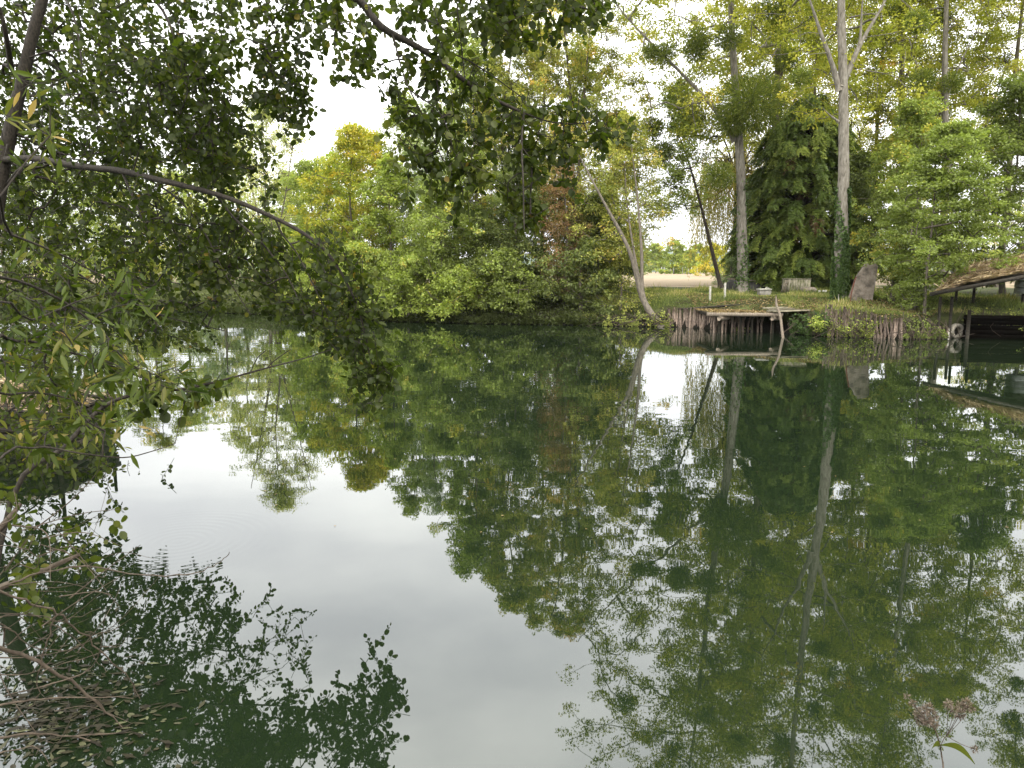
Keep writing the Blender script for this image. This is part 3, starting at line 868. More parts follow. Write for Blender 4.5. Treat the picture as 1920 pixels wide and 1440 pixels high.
poplar('grey poplar trunk rising behind the round green tree, right one of the two', 1762, 37.5, 24, [([(1770, 200, 0), (1800, 120, .2), (1850, 20, .4)], .06)], 205,
       mist=((1730, 150, .5), (1785, 155, .45)), R=4.2, top=-1.2, bark='bark_pale', r0=.22)
poplar('poplar with a loose yellow green crown at the right edge of the photo', 1868, 41, 22, [([(1830, 300, 0), (1860, 200, .2), (1910, 60, .4)], .07)], 206, R=4.2, bark='bark_grey', r0=.2)
poplar('poplar standing beyond the edge of the water farther right', 2040, 35, 22, [], 207, R=4.0, nb=140)
poplar('slender poplar behind the ivy clad trunk with a thin pale stem', 1508, 46, 22, [], 208, mist=((1505, 60, .6), (1530, 30, .6)), R=4.4, r0=.16, bark='bark_grey')
poplar('poplar behind the ivy footed poplar filling the sky with yellow leaves', 1625, 47, 22, [], 209, R=4.6, r0=.18, bark='bark_grey', tint=.6, zc=5)

# ---- dark conifer (thuja)
r = rng(301)
xc, Yc = P(1500, 550, 38.5)[0], 38.5
gz = float(height(xc, Yc))
root = thing('conifer_tree', (xc, Yc, gz), 'dense dark conifer with browned sprays between the two pale poplars', 'tree', 'trees on the right bank')
tb = MB()
tube(tb, smooth_path([(xc, Yc, gz - .1), (xc, Yc, gz + 4), (xc, Yc, gz + 8.3)], 5), np.linspace(.22, .04, 11), 9)
cb = MB()
nbg = 820
for k in range(nbg):
    t = r.uniform() ** 1.15
    th = r.uniform(0, 2 * np.pi)
    Rm = float(np.interp(t, [0, .08, .3, .6, .85, 1], [2.4, 2.8, 2.75, 2.3, 1.6, .5])) * r.uniform(.62, 1.14)
    d = np.array([math.cos(th), math.sin(th), 0])
    sd = np.array([-d[1], d[0], 0])
    zt_ = gz + .3 + t * 8.7
    s0 = np.array([xc, Yc, zt_ - .2]) + d * Rm * .15
    rise = r.uniform(.1, .5)
    pts_ = smooth_path([s0, s0 + d * Rm * .5 + [0, 0, rise], s0 + d * Rm * .85 + [0, 0, rise * .6], s0 + d * Rm * 1.02 + [0, 0, -r.uniform(.15, .5)]], 4)
    tube(tb, pts_, np.linspace(.035, .006, len(pts_)), 4, cap=False)
    bt_ = .42 + r.normal() * .16
    brown = r.uniform() < .10
    m_ = 26
    u = .3 + .7 * r.uniform(0, 1, m_) ** .7
    idx = u * (len(pts_) - 1)
    c0 = np.stack([np.interp(idx, np.arange(len(pts_)), pts_[:, q]) for q in range(3)], -1)
    sg = np.where(r.uniform(size=m_) < .5, -1, 1)[:, None]
    sp_dir = unit(d * .75 + sd * sg * r.uniform(.3, 1.1, (m_, 1)) + r.normal(size=(m_, 3)) * .12)
    ln_ = r.uniform(.25, .5, (m_, 1)) * (1.15 - .5 * u[:, None])
    nn_ = 15
    w = np.linspace(0, 1, nn_)
    pos = c0[:, None] + sp_dir[:, None] * (ln_ * w[None])[..., None]
    pos[..., 2] += -(w ** 2)[None] * ln_ * .75 + .04 * np.sin(w * 3)[None]
    sidew = np.where(np.arange(nn_) % 2, 1, -1)
    sv = unit(np.cross(sp_dir, [0, 0, 1.0]))
    ax = sp_dir[:, None] + sv[:, None] * sidew[None, :, None] * .8 + np.array([0, 0, -.75])
    pos = (pos + r.normal(size=pos.shape) * .02).reshape(-1, 3)
    ax = ax.reshape(-1, 3) + r.normal(size=pos.shape) * .15
    tt = np.clip(bt_ + np.tile(w, m_) * .22 + r.normal(size=m_ * nn_) * .08, 0, .86)
    if brown:
        bm = np.repeat(r.uniform(size=m_) < .35, nn_)
        tt[bm] = .93
    leaves(cb, pos, ax, r.normal(size=pos.shape) * .3 + [0, 0, 1] + d * .4, .16, .06, tt)
tb.build('trunk', M['bark_dark'], root, smooth=True)
cb.build('crown', LM['thuja'], root)

# ---- weeping willow
r = rng(302)
xw, Yw = P(1372, 540, 45)[0], 45.0
gz = float(height(xw, Yw))
root = thing('weeping_willow', (xw, Yw, gz), 'yellow weeping willow hanging behind the tall mistletoe poplar', 'tree', 'trees on the right bank')
tb, cb = MB(), MB()
tube(tb, smooth_path([(xw, Yw, gz - .1), (xw + .1, Yw, gz + 4), (xw - .1, Yw, gz + 7.5)], 5), np.linspace(.25, .08, 11), 9)
for k in range(360):
    th = r.uniform(0, 6.28); rr_ = 2.5 * math.sqrt(r.uniform(.02, 1))
    tz = gz + 9.6 - rr_ * .9 - r.uniform(0, 2.6)
    tp = np.array([xw + math.cos(th) * rr_, Yw + math.sin(th) * rr_, tz])
    ln = r.uniform(1.6, 5.2)
    ln = min(ln, tz - gz - .5)
    if k % 6 == 0:
        tube(tb, smooth_path([(xw, Yw, gz + 6.0), ((xw + tp[0]) / 2, (Yw + tp[1]) / 2, tz + .3), tp], 3), np.linspace(.06, .015, 7), 4, cap=False)
    s = np.linspace(0, 1, int(ln * 20))
    pos = tp + np.stack([.22 * np.sin(s * 2 + th) * s, .22 * np.cos(s * 2 + th) * s, -ln * s], -1) + r.normal(size=(len(s), 3)) * .05
    leaves(cb, pos, np.array([0, 0, -1]) + r.normal(size=pos.shape) * .35, r.normal(size=pos.shape), .17, .04,
           np.clip(.5 + .2 * math.sin(th * 3) + r.normal(size=len(s)) * .15, 0, 1))
tb.build('trunk', M['bark_dark'], root, smooth=True)
cb.build('crown', LM['weep'], root)

# ---- small leafy trees on the right
xr = P(1736, 600, 27.3)[0]
tr = smooth_path([P(1731, 634, 27.0), P(1733, 590, 27.1), P(1737, 520, 27.3), P(1750, 400, 27.4), P(1756, 280, 27.5)], 5)
make_tree('waterside_tree', 'bushy blue green tree whose thin trunk stands at the waterline beside the tyre', 'tree', 1765, 27.5, 6.9, 2.6, 1.5, 'blue', 310,
          'trees on the right bank', 'egg', 190, 190, (.12, .09), trunk_path=[(tr, .085)], base_z=0.4, tint=.5, bs=.8, bark='bark_grey', droop=.15, flat=.28)
make_tree('waterside_tree', 'green tree behind the blue green one with a domed top', 'tree', 1700, 32.5, 7.8, 2.5, 1.2, 'green', 311, 'trees on the right bank', 'egg', 150, 180, tint=.62)
make_tree('waterside_tree', 'deep green tree above the boat shelter at the right edge', 'tree', 1880, 32.0, 8.6, 2.7, .6, 'blue', 312, 'trees on the right bank', 'egg', 160, 180, tint=.35)
make_tree('waterside_tree', 'olive green tree beyond the frame right of the boat shelter', 'tree', 2040, 29.5, 7.5, 2.6, .6, 'olive', 313, 'trees on the right bank', 'egg', 120, 160, tint=.35)
make_tree('bank_shrub', 'dark evergreen shrub to the right of the conifer behind the ivy footed poplar', 'shrub', 1600, 36.5, 6.2, 1.3, 1.6, 'deep', 314, 'trees on the right bank', 'egg', 90, 170, tint=.5)
make_tree('bank_shrub', 'low green shrub beside the leaning slab', 'shrub', 1672, 29.4, 1.6, 1.0, 0, 'green', 315, 'trees on the right bank', 'bush', 40, 110, (.1, .07), tint=.5, bs=.35)
make_tree('bank_shrub', 'bushy shrub at the foot of the thin waterside trunk', 'shrub', 1712, 27.7, 1.25, .9, 0, 'blue', 316, 'trees on the right bank', 'bush', 40, 110, (.09, .06), tint=.4, bs=.33)
make_tree('bank_shrub', 'small bluish bush left of the dark boat', 'shrub', 1368, 38, 1.5, .8, 0, 'grey', 317, 'trees on the right bank', 'bush', 30, 110, (.09, .05), tint=.5, bs=.35)

# ---- far trees beyond the field
FT = 'small trees beyond the field'
for i, (px, Y, h, R, mt, lab) in enumerate([
        (1228, 190, 7.0, 4.0, 'green', 'farthest left small tree beyond the field'), (1262, 150, 6.6, 3.2, 'green', 'round green tree beyond the field left of the pylon'),
        (1303, 160, 6.0, 3.6, 'green', 'round tree beyond the field below the pylon'), (1335, 100, 4.2, 3.0, 'yellow', 'yellow bush at the field edge beside the dark leaning trunk'),
        (1282, 210, 6.5, 5.0, 'deep', 'darker tree between the two round trees beyond the field'), (1590, 95, 7.5, 4.0, 'fresh', 'bright yellow green tree beyond the field right of the ivy trunk'),
        (1650, 110, 8.5, 5.0, 'fresh', 'light green tree beyond the field behind the leaning slab'), (1180, 120, 7.5, 4.0, 'deep', 'dark tree at the field edge behind the pale leaning stems'),
        (1380, 80, 4.0, 2.6, 'yellow', 'yellow bush behind the tall mistletoe poplar'), (1740, 80, 9, 5.0, 'green', 'green tree far behind the waterside tree'),
        (1850, 75, 9, 5.0, 'olive', 'olive tree far behind the boat shelter')]):
    make_tree('field_tree', lab, 'tree', px, Y, h, R, .3, mt, 330 + i, FT, 'bush', 70, 90, (.3 * Y / 120, .22 * Y / 120), bs=.9 * R / 4, tint=.6)


# ================================================================== NEAR FOLIAGE (left bank)
def inside(poly, pts):
    poly = np.asarray(poly, float)
    x, y = pts[:, 0], pts[:, 1]
    c = np.zeros(len(pts), bool)
    j = len(poly) - 1
    for i in range(len(poly)):
        xi, yi = poly[i]; xj, yj = poly[j]
        hit = ((yi > y) != (yj > y)) & (x < (xj - xi) * (y - yi) / (yj - yi + 1e-9) + xi)
        c ^= hit
        j = i
    return c


def hang_twigs(regions, r):
    """anchors of leafy twigs: surveyed from the photo, each with its own distance"""
    A = []
    for poly, n, y0, y1 in regions:
        p = np.asarray(poly, float)
        lo, hi = p.min(0), p.max(0)
        got = 0
        while got < n:
            q = r.uniform(lo, hi, size=(n * 2, 2))
            q = q[inside(poly, q)][:n - got]
            for a in q:
                yy = r.uniform(y0, y1)
                if a[0] < 125 and a[1] < 400 and y1 > 8:
                    yy = r.uniform(8.8, 10.2)
                A.append(P(a[0], a[1], yy))
            got += len(q)
    return np.array(A)


def leafy_twigs(lb, tb, A, r, ln=(.25, .5), nl=9, L_=.078, W_=.066, shape='round', drop=.75, tint=.45, tsd=.28, rad=.0026, dirb=(0.25, 0, 0), dead=0.012):
    for a in A:
        l = r.uniform(*ln)
        d = unit(r.normal(size=3) * .75 + np.array([dirb[0], dirb[1], -drop + dirb[2]]))
        a = a - d * l * .5
        e = a + d * l + np.array([0, 0, -l * .15])
        pth = smooth_path([a, (a + e) / 2 + r.normal(size=3) * l * .06, e], 2)
        tube(tb, pth, np.linspace(rad * 1.3, rad * .6, len(pth)), 3, cap=False)
        n = max(3, int(nl * r.uniform(.7, 1.3)))
        s = np.linspace(.12, 1, n)
        seg = np.stack([np.interp(s, np.linspace(0, 1, len(pth)), pth[:, k]) for k in range(3)], -1)
        side = unit(np.cross(d, r.normal(size=3)))
        sg = np.where(np.arange(n) % 2, 1, -1)[:, None]
        ax = side * sg * .9 + d * .45 + r.normal(size=(n, 3)) * .35 + np.array([0, 0, -.35])
        ax = unit(ax)
        pos = seg + ax * .014
        nm = r.normal(size=(n, 3)) * .75 + np.array([0, 0, .8])
        tt = np.clip(tint + r.normal() * tsd * .6 + r.normal(size=n) * tsd * .6, 0, .88)
        tt[r.uniform(size=n) < dead] = r.uniform(.92, 1)
        sz = r.uniform(.5, 1.3, n)
        leaves(lb, pos, ax, nm, L_ * sz, W_ * sz, tt, shape, fold=.18)


r = rng(400)
# ---- alder on the left bank, trunk at the photo's left edge
Ya = 8.6
base = P(-70, 900, Ya); base[2] = float(height(base[0], Ya)) - .1
root = thing('alder_tree', (base[0], base[1], base[2]), 'dark alder whose trunk climbs the left edge and whose long branch arches over the water', 'tree', 'alders on the near bank')
tb = MB()
trunk = smooth_path([base, P(-40, 600, Ya), P(-12, 420, Ya), P(12, 280, Ya), P(40, 160, Ya), P(62, 60, Ya), P(90, -40, Ya), P(130, -260, Ya - .2)], 5)
tube(tb, trunk, np.linspace(.095, .04, len(trunk)), 12, wob=.05, r=r)
Yb = 7.2
main = smooth_path([P(8, 300, Ya - .05), P(60, 297, 8.2), P(150, 312, 7.8), P(230, 321, 7.4), P(300, 338, 7.1), P(360, 352, 6.9), P(430, 372, 6.7), P(500, 402, 6.6),
                    P(560, 432, 6.5), P(610, 470, 6.45), P(650, 530, 6.4), P(678, 600, 6.4), P(696, 680, 6.4)], 4)
tube(tb, main, np.interp(np.arange(len(main)), [0, 12, 28, len(main) - 1], [.036, .029, .018, .005]), 8, wob=.05, r=r)
limbs = [main, trunk[len(trunk) // 3:]]
for pts, ra in [
        ([P(14, 345, Ya), P(40, 315, 8.3), P(88, 303, 8.0)], .02),
        ([P(230, 325, 7.4), P(245, 360, 7.3), P(262, 400, 7.2), P(282, 445, 7.2)], .013),
        ([P(275, 335, 7.2), P(330, 370, 7.1), P(380, 430, 7.0), P(420, 510, 6.9), P(470, 590, 6.8)], .010),
        ([P(405, 365, 6.8), P(440, 410, 6.8), P(490, 455, 6.7), P(540, 520, 6.7), P(570, 590, 6.6)], .011),
        ([P(515, 408, 6.6), P(530, 440, 6.6), P(560, 480, 6.6), P(600, 560, 6.5), P(640, 640, 6.5)], .009),
        ([P(22, 130, Ya), P(10, 60, 8.3), P(0, 20, 8.2), P(-20, -40, 8.0)], .03),
        ([P(50, 110, Ya), P(100, 95, 8.4), P(160, 100, 8.2), P(230, 90, 8.0)], .012),
        ([P(50, 180, Ya), P(130, 178, 8.2), P(210, 172, 7.9), P(330, 185, 7.7)], .011),
        ([P(90, -30, Ya), P(130, 10, 7.8), P(150, 90, 7.5), P(157, 190, 7.4)], .014),
        ([P(100, -60, Ya), P(200, -40, 8), P(290, 0, 7.6), P(335, 90, 7.4), P(360, 160, 7.2), P(390, 210, 7.1), P(402, 320, 7.0)], .017),
        ([P(66, 120, Ya), P(110, 150, 8.8), P(190, 90, 9), P(215, 60, 9)], .012),
        ([P(30, 250, Ya), P(120, 290, 9), P(220, 285, 9.4), P(320, 300, 9.8)], .012),
        ([P(-10, 420, Ya), P(80, 470, 8.6), P(190, 540, 8.6), P(300, 590, 8.6), P(420, 620, 8.5)], .014),
        ([P(-25, 520, Ya), P(60, 560, 9), P(150, 610, 9), P(250, 640, 9)], .012),
        ([P(95, -60, Ya), P(240, -90, 8), P(400, -60, 7.4), P(480, 0, 7.2), P(520, 60, 7.0)], .016),
        ([P(-55, 760, Ya), P(40, 800, 8.8), P(130, 850, 8.9), P(230, 880, 9), P(320, 915, 9)], .012),
        ([P(-62, 820, Ya), P(60, 860, 9.2), P(150, 930, 9.2)], .012)]:
    pth = smooth_path(pts, 4)
    tube(tb, pth, np.linspace(ra, ra * .4, len(pth)), 7, wob=.05, r=r, cap=False)
    limbs.append(pth)
regions = [
    ([(0, -60), (450, -60), (440, 120), (452, 225), (420, 330), (400, 340), (300, 300), (180, 250), (60, 230), (0, 240)], 540, 6.8, 9.6),
    ([(0, 200), (230, 220), (330, 290), (430, 340), (440, 400), (520, 430), (560, 520), (420, 580), (200, 600), (0, 590)], 440, 7.5, 10.4),
    ([(300, 60), (440, 60), (455, 340), (390, 345), (300, 200)], 90, 6.6, 7.4),
    ([(230, 330), (430, 380), (520, 420), (600, 470), (640, 520), (600, 560), (480, 540), (300, 480)], 110, 6.75, 7.5),
    ([(585, 440), (640, 450), (690, 520), (715, 600), (735, 680), (725, 730), (690, 775), (655, 700), (625, 610), (600, 540)], 58, 6.2, 6.6),
    ([(690, 640), (740, 660), (738, 720), (700, 780), (672, 740)], 9, 6.3, 6.5),
    ([(460, 520), (600, 540), (640, 640), (560, 600), (480, 580)], 24, 6.5, 7.0),
    ([(0, 590), (220, 600), (420, 600), (430, 640), (300, 655), (180, 660), (0, 700)], 60, 8.0, 9.4),
    ([(0, 690), (110, 700), (230, 760), (200, 880), (90, 900), (0, 880)], 75, 6.6, 8.8),
    ([(0, 800), (120, 850), (230, 870), (345, 895), (335, 930), (240, 960), (160, 1000), (60, 900), (0, 880)], 90, 8.4, 9.4),
    ([(455, -80), (600, -80), (590, 60), (585, 170), (560, 235), (520, 225), (480, 215), (470, 100)], 105, 6.6, 7.6),
]
A = hang_twigs(regions, r)
# canopy carrying on above the photo's frame: seen only as its mirror image in the water
hi = []
for poly, n, y0, y1 in [([(200, 1060), (365, 1070), (420, 1180), (410, 1270), (370, 1440), (0, 1440), (0, 1040)], 420, 9.5, 12.5),
                        ([(500, 1350), (575, 1350), (560, 1400), (520, 1460), (400, 1460), (450, 1370)], 46, 8.3, 9.2),
                        ([(380, 1130), (455, 1140), (440, 1200), (380, 1220)], 12, 9.6, 10.0)]:
    pts = hang_twigs([(poly, n, y0, y1)], r)
    pts[:, 2] *= -1
    hi.append(pts)
A = np.concatenate([A] + hi)
seeds = np.concatenate(limbs)
arr, par, cnt, n0, As = grow(seeds, A, up=0.1)
draw_edges(tb, arr, par, cnt, n0, .0030, r, bend=.16, sides=4, maxr=.02, maxl=.95)
lb = MB()
leafy_twigs(lb, tb, A, r, nl=17, L_=.057, W_=.046, ln=(.22, .5))
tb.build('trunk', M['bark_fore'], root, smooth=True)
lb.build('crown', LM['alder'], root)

# ---- second alder: the branch that comes down from the top
r = rng(401)
b2 = np.array([-4.6, 3.2, float(height(-4.6, 3.2)) - .1])
root = thing('alder_tree', b2, 'alder out of view whose leafy branch slants down from the top centre', 'tree', 'alders on the near bank')
tb, lb = MB(), MB()
tk = smooth_path([b2, b2 + [.1, .3, 2], b2 + [.5, .9, 4.2], b2 + [1.2, 1.6, 6.0]], 5)
tube(tb, tk, np.linspace(.12, .06, len(tk)), 10, wob=.04, r=r)
mb2 = smooth_path([b2 + [.5, .9, 4.2], P(480, -260, 5.4), P(590, -50, 5.8), P(672, 0, 6.0), P(715, 50, 6.0), P(790, 92, 6.05), P(850, 135, 6.1), P(905, 175, 6.1), P(982, 212, 6.1)], 5)
tube(tb, mb2, np.interp(np.arange(len(mb2)), [0, 20, 30, len(mb2) - 1], [.045, .026, .02, .011]), 8, wob=.05, r=r)
limbs = [mb2]
for pts, ra in [
        ([P(982, 212, 6.1), P(978, 270, 5.9), P(981, 340, 5.7), P(982, 400, 5.65), P(983, 430, 5.6)], .009),
        ([P(982, 212, 6.1), P(1030, 228, 6.1), P(1080, 232, 6.1), P(1130, 225, 6.1)], .007),
        ([P(790, 90, 6.05), P(860, 105, 6.1), P(920, 140, 6.2), P(975, 180, 6.3)], .007),
        ([P(735, 60, 6.0), P(760, 150, 5.9), P(800, 230, 5.9), P(830, 300, 5.9)], .008),
        ([P(770, 170, 5.9), P(830, 220, 5.95), P(860, 330, 5.95), P(875, 400, 5.9)], .006),
        ([P(840, -160, 5.8), P(852, -40, 6.1), P(860, 40, 6.2), P(872, 150, 6.2)], .009),
        ([P(590, -50, 5.8), P(800, -140, 5.8), P(1000, -60, 6.0), P(1060, 0, 6.2), P(1110, 20, 6.3)], .014),
        ([P(560, -90, 5.7), P(615, 10, 6.3), P(640, 60, 6.5)], .01)]:
    pth = smooth_path(pts, 4)
    tube(tb, pth, np.linspace(ra, ra * .5, len(pth)), 6, cap=False)
    limbs.append(pth)
regions = [
    ([(590, -70), (900, -70), (1000, -60), (980, 60), (900, 110), (840, 90), (760, 160), (720, 200), (700, 130), (640, 150), (590, 60)], 100, 5.8, 6.8),
    ([(900, -60), (1170, -60), (1140, 20), (1060, 50), (990, 90), (930, 100)], 70, 5.9, 6.8),
    ([(730, 190), (800, 180), (850, 250), (860, 330), (830, 330), (760, 320), (740, 280)], 32, 5.7, 6.2),
    ([(780, 110), (900, 130), (980, 200), (980, 290), (900, 260), (840, 230)], 34, 5.9, 6.3),
    ([(960, 190), (1100, 190), (1150, 225), (1130, 270), (1080, 290), (1060, 340), (1010, 330), (960, 270)], 40, 5.9, 6.4),
    ([(840, 250), (900, 270), (900, 330), (890, 400), (860, 380)], 15, 5.8, 6.1),
    ([(955, 300), (1000, 320), (1010, 400), (975, 430), (950, 380)], 14, 5.9, 6.1),
    ([(1120, 215), (1180, 230), (1150, 265)], 4, 6.0, 6.2),
]
A = hang_twigs(regions, r)
arr, par, cnt, n0, As = grow(np.concatenate(limbs), A, up=.1)
draw_edges(tb, arr, par, cnt, n0, .0028, r, bend=.16, sides=4, maxr=.012, maxl=.95)
leafy_twigs(lb, tb, A, r, nl=16, L_=.058, W_=.047, ln=(.18, .42), tint=.55)
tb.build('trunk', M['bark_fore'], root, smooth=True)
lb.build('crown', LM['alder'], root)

# ---- willow scrub with narrow leaves, nearer, low left
r = rng(402)
bw = np.array([-3.6, 3.3, float(height(-3.6, 3.3)) - .05])
root = thing('willow_shrub', bw, 'light green narrow leaved willow shrub reaching in low at the left', 'shrub', 'willow shrubs on the near bank')
tb, lb = MB(), MB()
limbs = []
for pts, ra in [
        ([bw, P(-60, 700, 3.9), P(30, 640, 4.3), P(130, 660, 4.6), P(220, 690, 4.8), P(310, 725, 4.9), P(360, 735, 5.0)], .012),
        ([bw, P(-80, 560, 3.8), P(0, 520, 4.2), P(110, 560, 4.6), P(190, 620, 4.8), P(240, 680, 4.8), P(310, 710, 5.0)], .011),
        ([bw, P(-80, 800, 3.6), P(20, 740, 4.1), P(120, 745, 4.3), P(220, 790, 4.5)], .010),
        ([bw, P(-60, 420, 3.7), P(20, 440, 4.2), P(120, 480, 4.5), P(200, 520, 4.7), P(300, 545, 4.8)], .010),
        ([bw, P(-60, 620, 3.8), P(60, 600, 4.4), P(160, 560, 4.7), P(250, 540, 4.8)], .009),
        ([bw, P(-40, 900, 3.6), P(60, 840, 3.9), P(150, 850, 4.0), P(230, 858, 4.1), P(282, 847, 4.15), P(328, 832, 4.2)], .007)]:
    pth = smooth_path(pts, 4)
    tube(tb, pth, np.linspace(ra, ra * .3, len(pth)), 6, cap=False)
    limbs.append(pth)
regions = [([(0, 430), (120, 440), (260, 500), (330, 560), (200, 600), (90, 600), (0, 570)], 20, 4.1, 4.9),
           ([(0, 600), (160, 600), (240, 660), (330, 690), (400, 720), (330, 740), (200, 720), (60, 760), (0, 740)], 70, 4.1, 5.0),
           ([(0, 740), (120, 760), (240, 790), (150, 830), (0, 850)], 24, 4.0, 4.6),
           ([(0, 120), (100, 130), (110, 250), (60, 300), (0, 330)], 10, 3.9, 4.5)]
A = hang_twigs(regions, r)
arr, par, cnt, n0, As = grow(np.concatenate(limbs), A, up=.1)
draw_edges(tb, arr, par, cnt, n0, .0022, r, sides=4, maxr=.008)
leafy_twigs(lb, tb, A, r, nl=9, L_=.10, W_=.026, ln=(.16, .34), shape='long', drop=.25, tint=.5, rad=.0018, dirb=(.5, 0, 0), dead=.035)
leafy_twigs(lb, tb, np.array([P(270, 800, 4.1), P(290, 805, 4.15)]), r, nl=7, L_=.06, W_=.016, ln=(.1, .14), shape='long', drop=-.4, tint=.9, rad=.0015, dirb=(.3, 0, 0), dead=.5)
tb.build('trunk', M['bark_fore'], root, smooth=True)
lb.build('crown', LM['willow'], root)

# ---- long rod reaching out to (640,650)
r = rng(403)
tb, lb = MB(), MB()
p0 = P(-90, 1000, 5.2); p0[2] = float(height(p0[0], 5.2))
root = thing('hanging_bough', p0, 'thin dark bough reaching far out over the water at left, leaves near its middle', 'branch', 'branches over the water')
pth = smooth_path([p0, P(20, 940, 5.4), P(120, 840, 5.6), P(190, 765, 5.8), P(260, 738, 6.0), P(340, 730, 6.1), P(420, 712, 6.2), P(500, 690, 6.3), P(570, 672, 6.35), P(622, 655, 6.4)], 4)
tube(tb, pth, np.linspace(.022, .003, len(pth)), 7, wob=.05, r=r)
for pts in ([P(470, 697, 6.3), P(482, 672, 6.3), P(500, 656, 6.3)], [P(500, 690, 6.3), P(520, 672, 6.3), P(545, 655, 6.3)], [P(380, 722, 6.2), P(300, 715, 6.1), P(250, 690, 6.1)]):
    tube(tb, smooth_path(pts, 3), [.004] * 6 + [.002], 4, cap=False)
leafy_twigs(lb, tb, np.array([pth[k] for k in (10, 12, 14, 16, 18, 19, 21, 22, 23)]), r, nl=8, ln=(.15, .3), L_=.085, W_=.07, tint=.5)
leafy_twigs(lb, tb, hang_twigs([([(140, 660), (250, 650), (300, 700), (420, 720), (330, 770), (200, 760)], 22, 5.8, 6.3)], r), r, nl=8, ln=(.15, .3), L_=.085, W_=.07, tint=.5)
tb.build('trunk', M['bark_fore'], root, smooth=True)
lb.build('crown', LM['alder'], root)

# ---- bare dead branches, lower left
r = rng(404)
root = thing('dead_branch', (-2.8, 2.4, .3), 'tangle of bare pale branches leaning over the water in the lower left corner', 'branch', 'branches over the water')
tb = MB()
rods = [
    ([(-120, 1180, 3.2), (0, 1215, 3.5), (70, 1240, 3.6), (150, 1290, 3.7), (200, 1340, 3.75), (240, 1410, 3.8)], .012),
    ([(-120, 1080, 3.2), (0, 1110, 3.4), (60, 1130, 3.5), (105, 1150, 3.6), (150, 1185, 3.7), (200, 1230, 3.8), (245, 1275, 3.9), (255, 1310, 3.9)], .007),
    ([(105, 1150, 3.6), (90, 1200, 3.6), (72, 1260, 3.6), (70, 1310, 3.6), (30, 1350, 3.6)], .0045),
    ([(-60, 1130, 3.3), (20, 1095, 3.5), (90, 1070, 3.7), (160, 1060, 3.9), (240, 1075, 4.0), (330, 1080, 4.1), (380, 1070, 4.1), (415, 1052, 4.1), (430, 1035, 4.1)], .0055),
    ([(-80, 1350, 3.2), (0, 1325, 3.3), (60, 1312, 3.4), (130, 1308, 3.5), (250, 1310, 3.6)], .007),
    ([(-80, 1410, 3.2), (0, 1385, 3.3), (60, 1375, 3.4), (140, 1380, 3.5), (270, 1372, 3.6)], .008),
    ([(140, 1380, 3.5), (200, 1400, 3.5), (240, 1440, 3.5), (260, 1490, 3.5)], .004),
    ([(180, 1312, 3.6), (220, 1360, 3.6), (260, 1410, 3.6)], .004),
    ([(-40, 1150, 3.4), (20, 1180, 3.5), (60, 1210, 3.6), (110, 1220, 3.7), (160, 1205, 3.7)], .004),
    ([(20, 1180, 3.5), (-20, 1165, 3.4)], .004),
    ([(80, 1165, 3.6), (130, 1190, 3.7), (170, 1225, 3.8), (200, 1260, 3.8)], .0035),
    ([(80, 1260, 3.6), (120, 1242, 3.6), (160, 1236, 3.6)], .003),
    ([(160, 1185, 3.7), (200, 1186, 3.8), (245, 1160, 3.8)], .0028),
    ([(0, 1150, 3.4), (80, 1155, 3.6), (120, 1165, 3.6), (190, 1140, 3.7)], .003),
    ([(190, 1212, 3.7), (225, 1210, 3.7), (240, 1195, 3.7)], .0026),
    ([(250, 1280, 3.9), (275, 1340, 3.9), (300, 1400, 3.9)], .0028),
    ([(-60, 1440, 3.1), (60, 1400, 3.2), (100, 1450, 3.2)], .004)]
for pts, ra in rods:
    pth = smooth_path([P(*q) for q in pts], 4)
    pth[1:-1] += r.normal(size=(len(pth) - 2, 3)) * .004
    tube(tb, pth, np.linspace(ra, ra * .35, len(pth)), 7, wob=.06, r=r)
for k in range(85):
    x0, y0, d0 = r.uniform(-60, 160), r.uniform(960, 1460), r.uniform(3.4, 4.6)
    an = r.normal(-.15, .6)
    ln_ = r.uniform(60, 230)
    mid_ = (x0 + math.cos(an) * ln_ * .5 + r.normal() * 12, y0 + math.sin(an) * ln_ * .5 + r.normal() * 14, d0 + .05)
    end_ = (x0 + math.cos(an + r.normal() * .3) * ln_, y0 + math.sin(an + r.normal() * .4) * ln_, d0 + r.normal() * .15)
    pth = smooth_path([P(x0, y0, d0), P(*mid_), P(*end_)], 5)
    if pth[:, 2].min() < -.02 or end_[0] > 330: continue
    tube(tb, pth, np.linspace(.0032, .0011, len(pth)) * r.uniform(.7, 1.4), 5, wob=.06, r=r)
# knotty log at the left
log = smooth_path([P(-60, 1130, 4.4), P(30, 1090, 4.5), P(90, 1065, 4.6), P(150, 1040, 4.7)], 4)
tube(tb, log, np.linspace(.026, .013, len(log)), 9, wob=.12, r=r)
log2 = smooth_path([P(-40, 1030, 4.0), P(10, 980, 4.1), P(38, 945, 4.2)], 4)
tube(tb, log2, np.linspace(.02, .012, len(log2)), 9, wob=.1, r=r)
tb.build('trunk', M['twig_pale'], root, smooth=True)
lb, tb2 = MB(), MB()
A = hang_twigs([([(0, 900), (60, 900), (60, 1000), (0, 1010)], 5, 4.0, 4.4), ([(90, 990), (220, 930), (200, 1040), (120, 1080)], 14, 4.3, 5.0),
                ([(20, 1110), (90, 1120), (60, 1160), (20, 1150)], 5, 3.8, 4.1), ([(0, 1040), (80, 1060), (40, 1090)], 5, 4.0, 4.3)], r)
leafy_twigs(lb, tb2, A, r, nl=7, ln=(.1, .2), L_=.055, W_=.042, tint=.7, rad=.0015)
lb.add(np.concatenate(tb2.v), np.concatenate([f for f in tb2.f]), .3)
lb.build('foliage', LM['alder'], root)

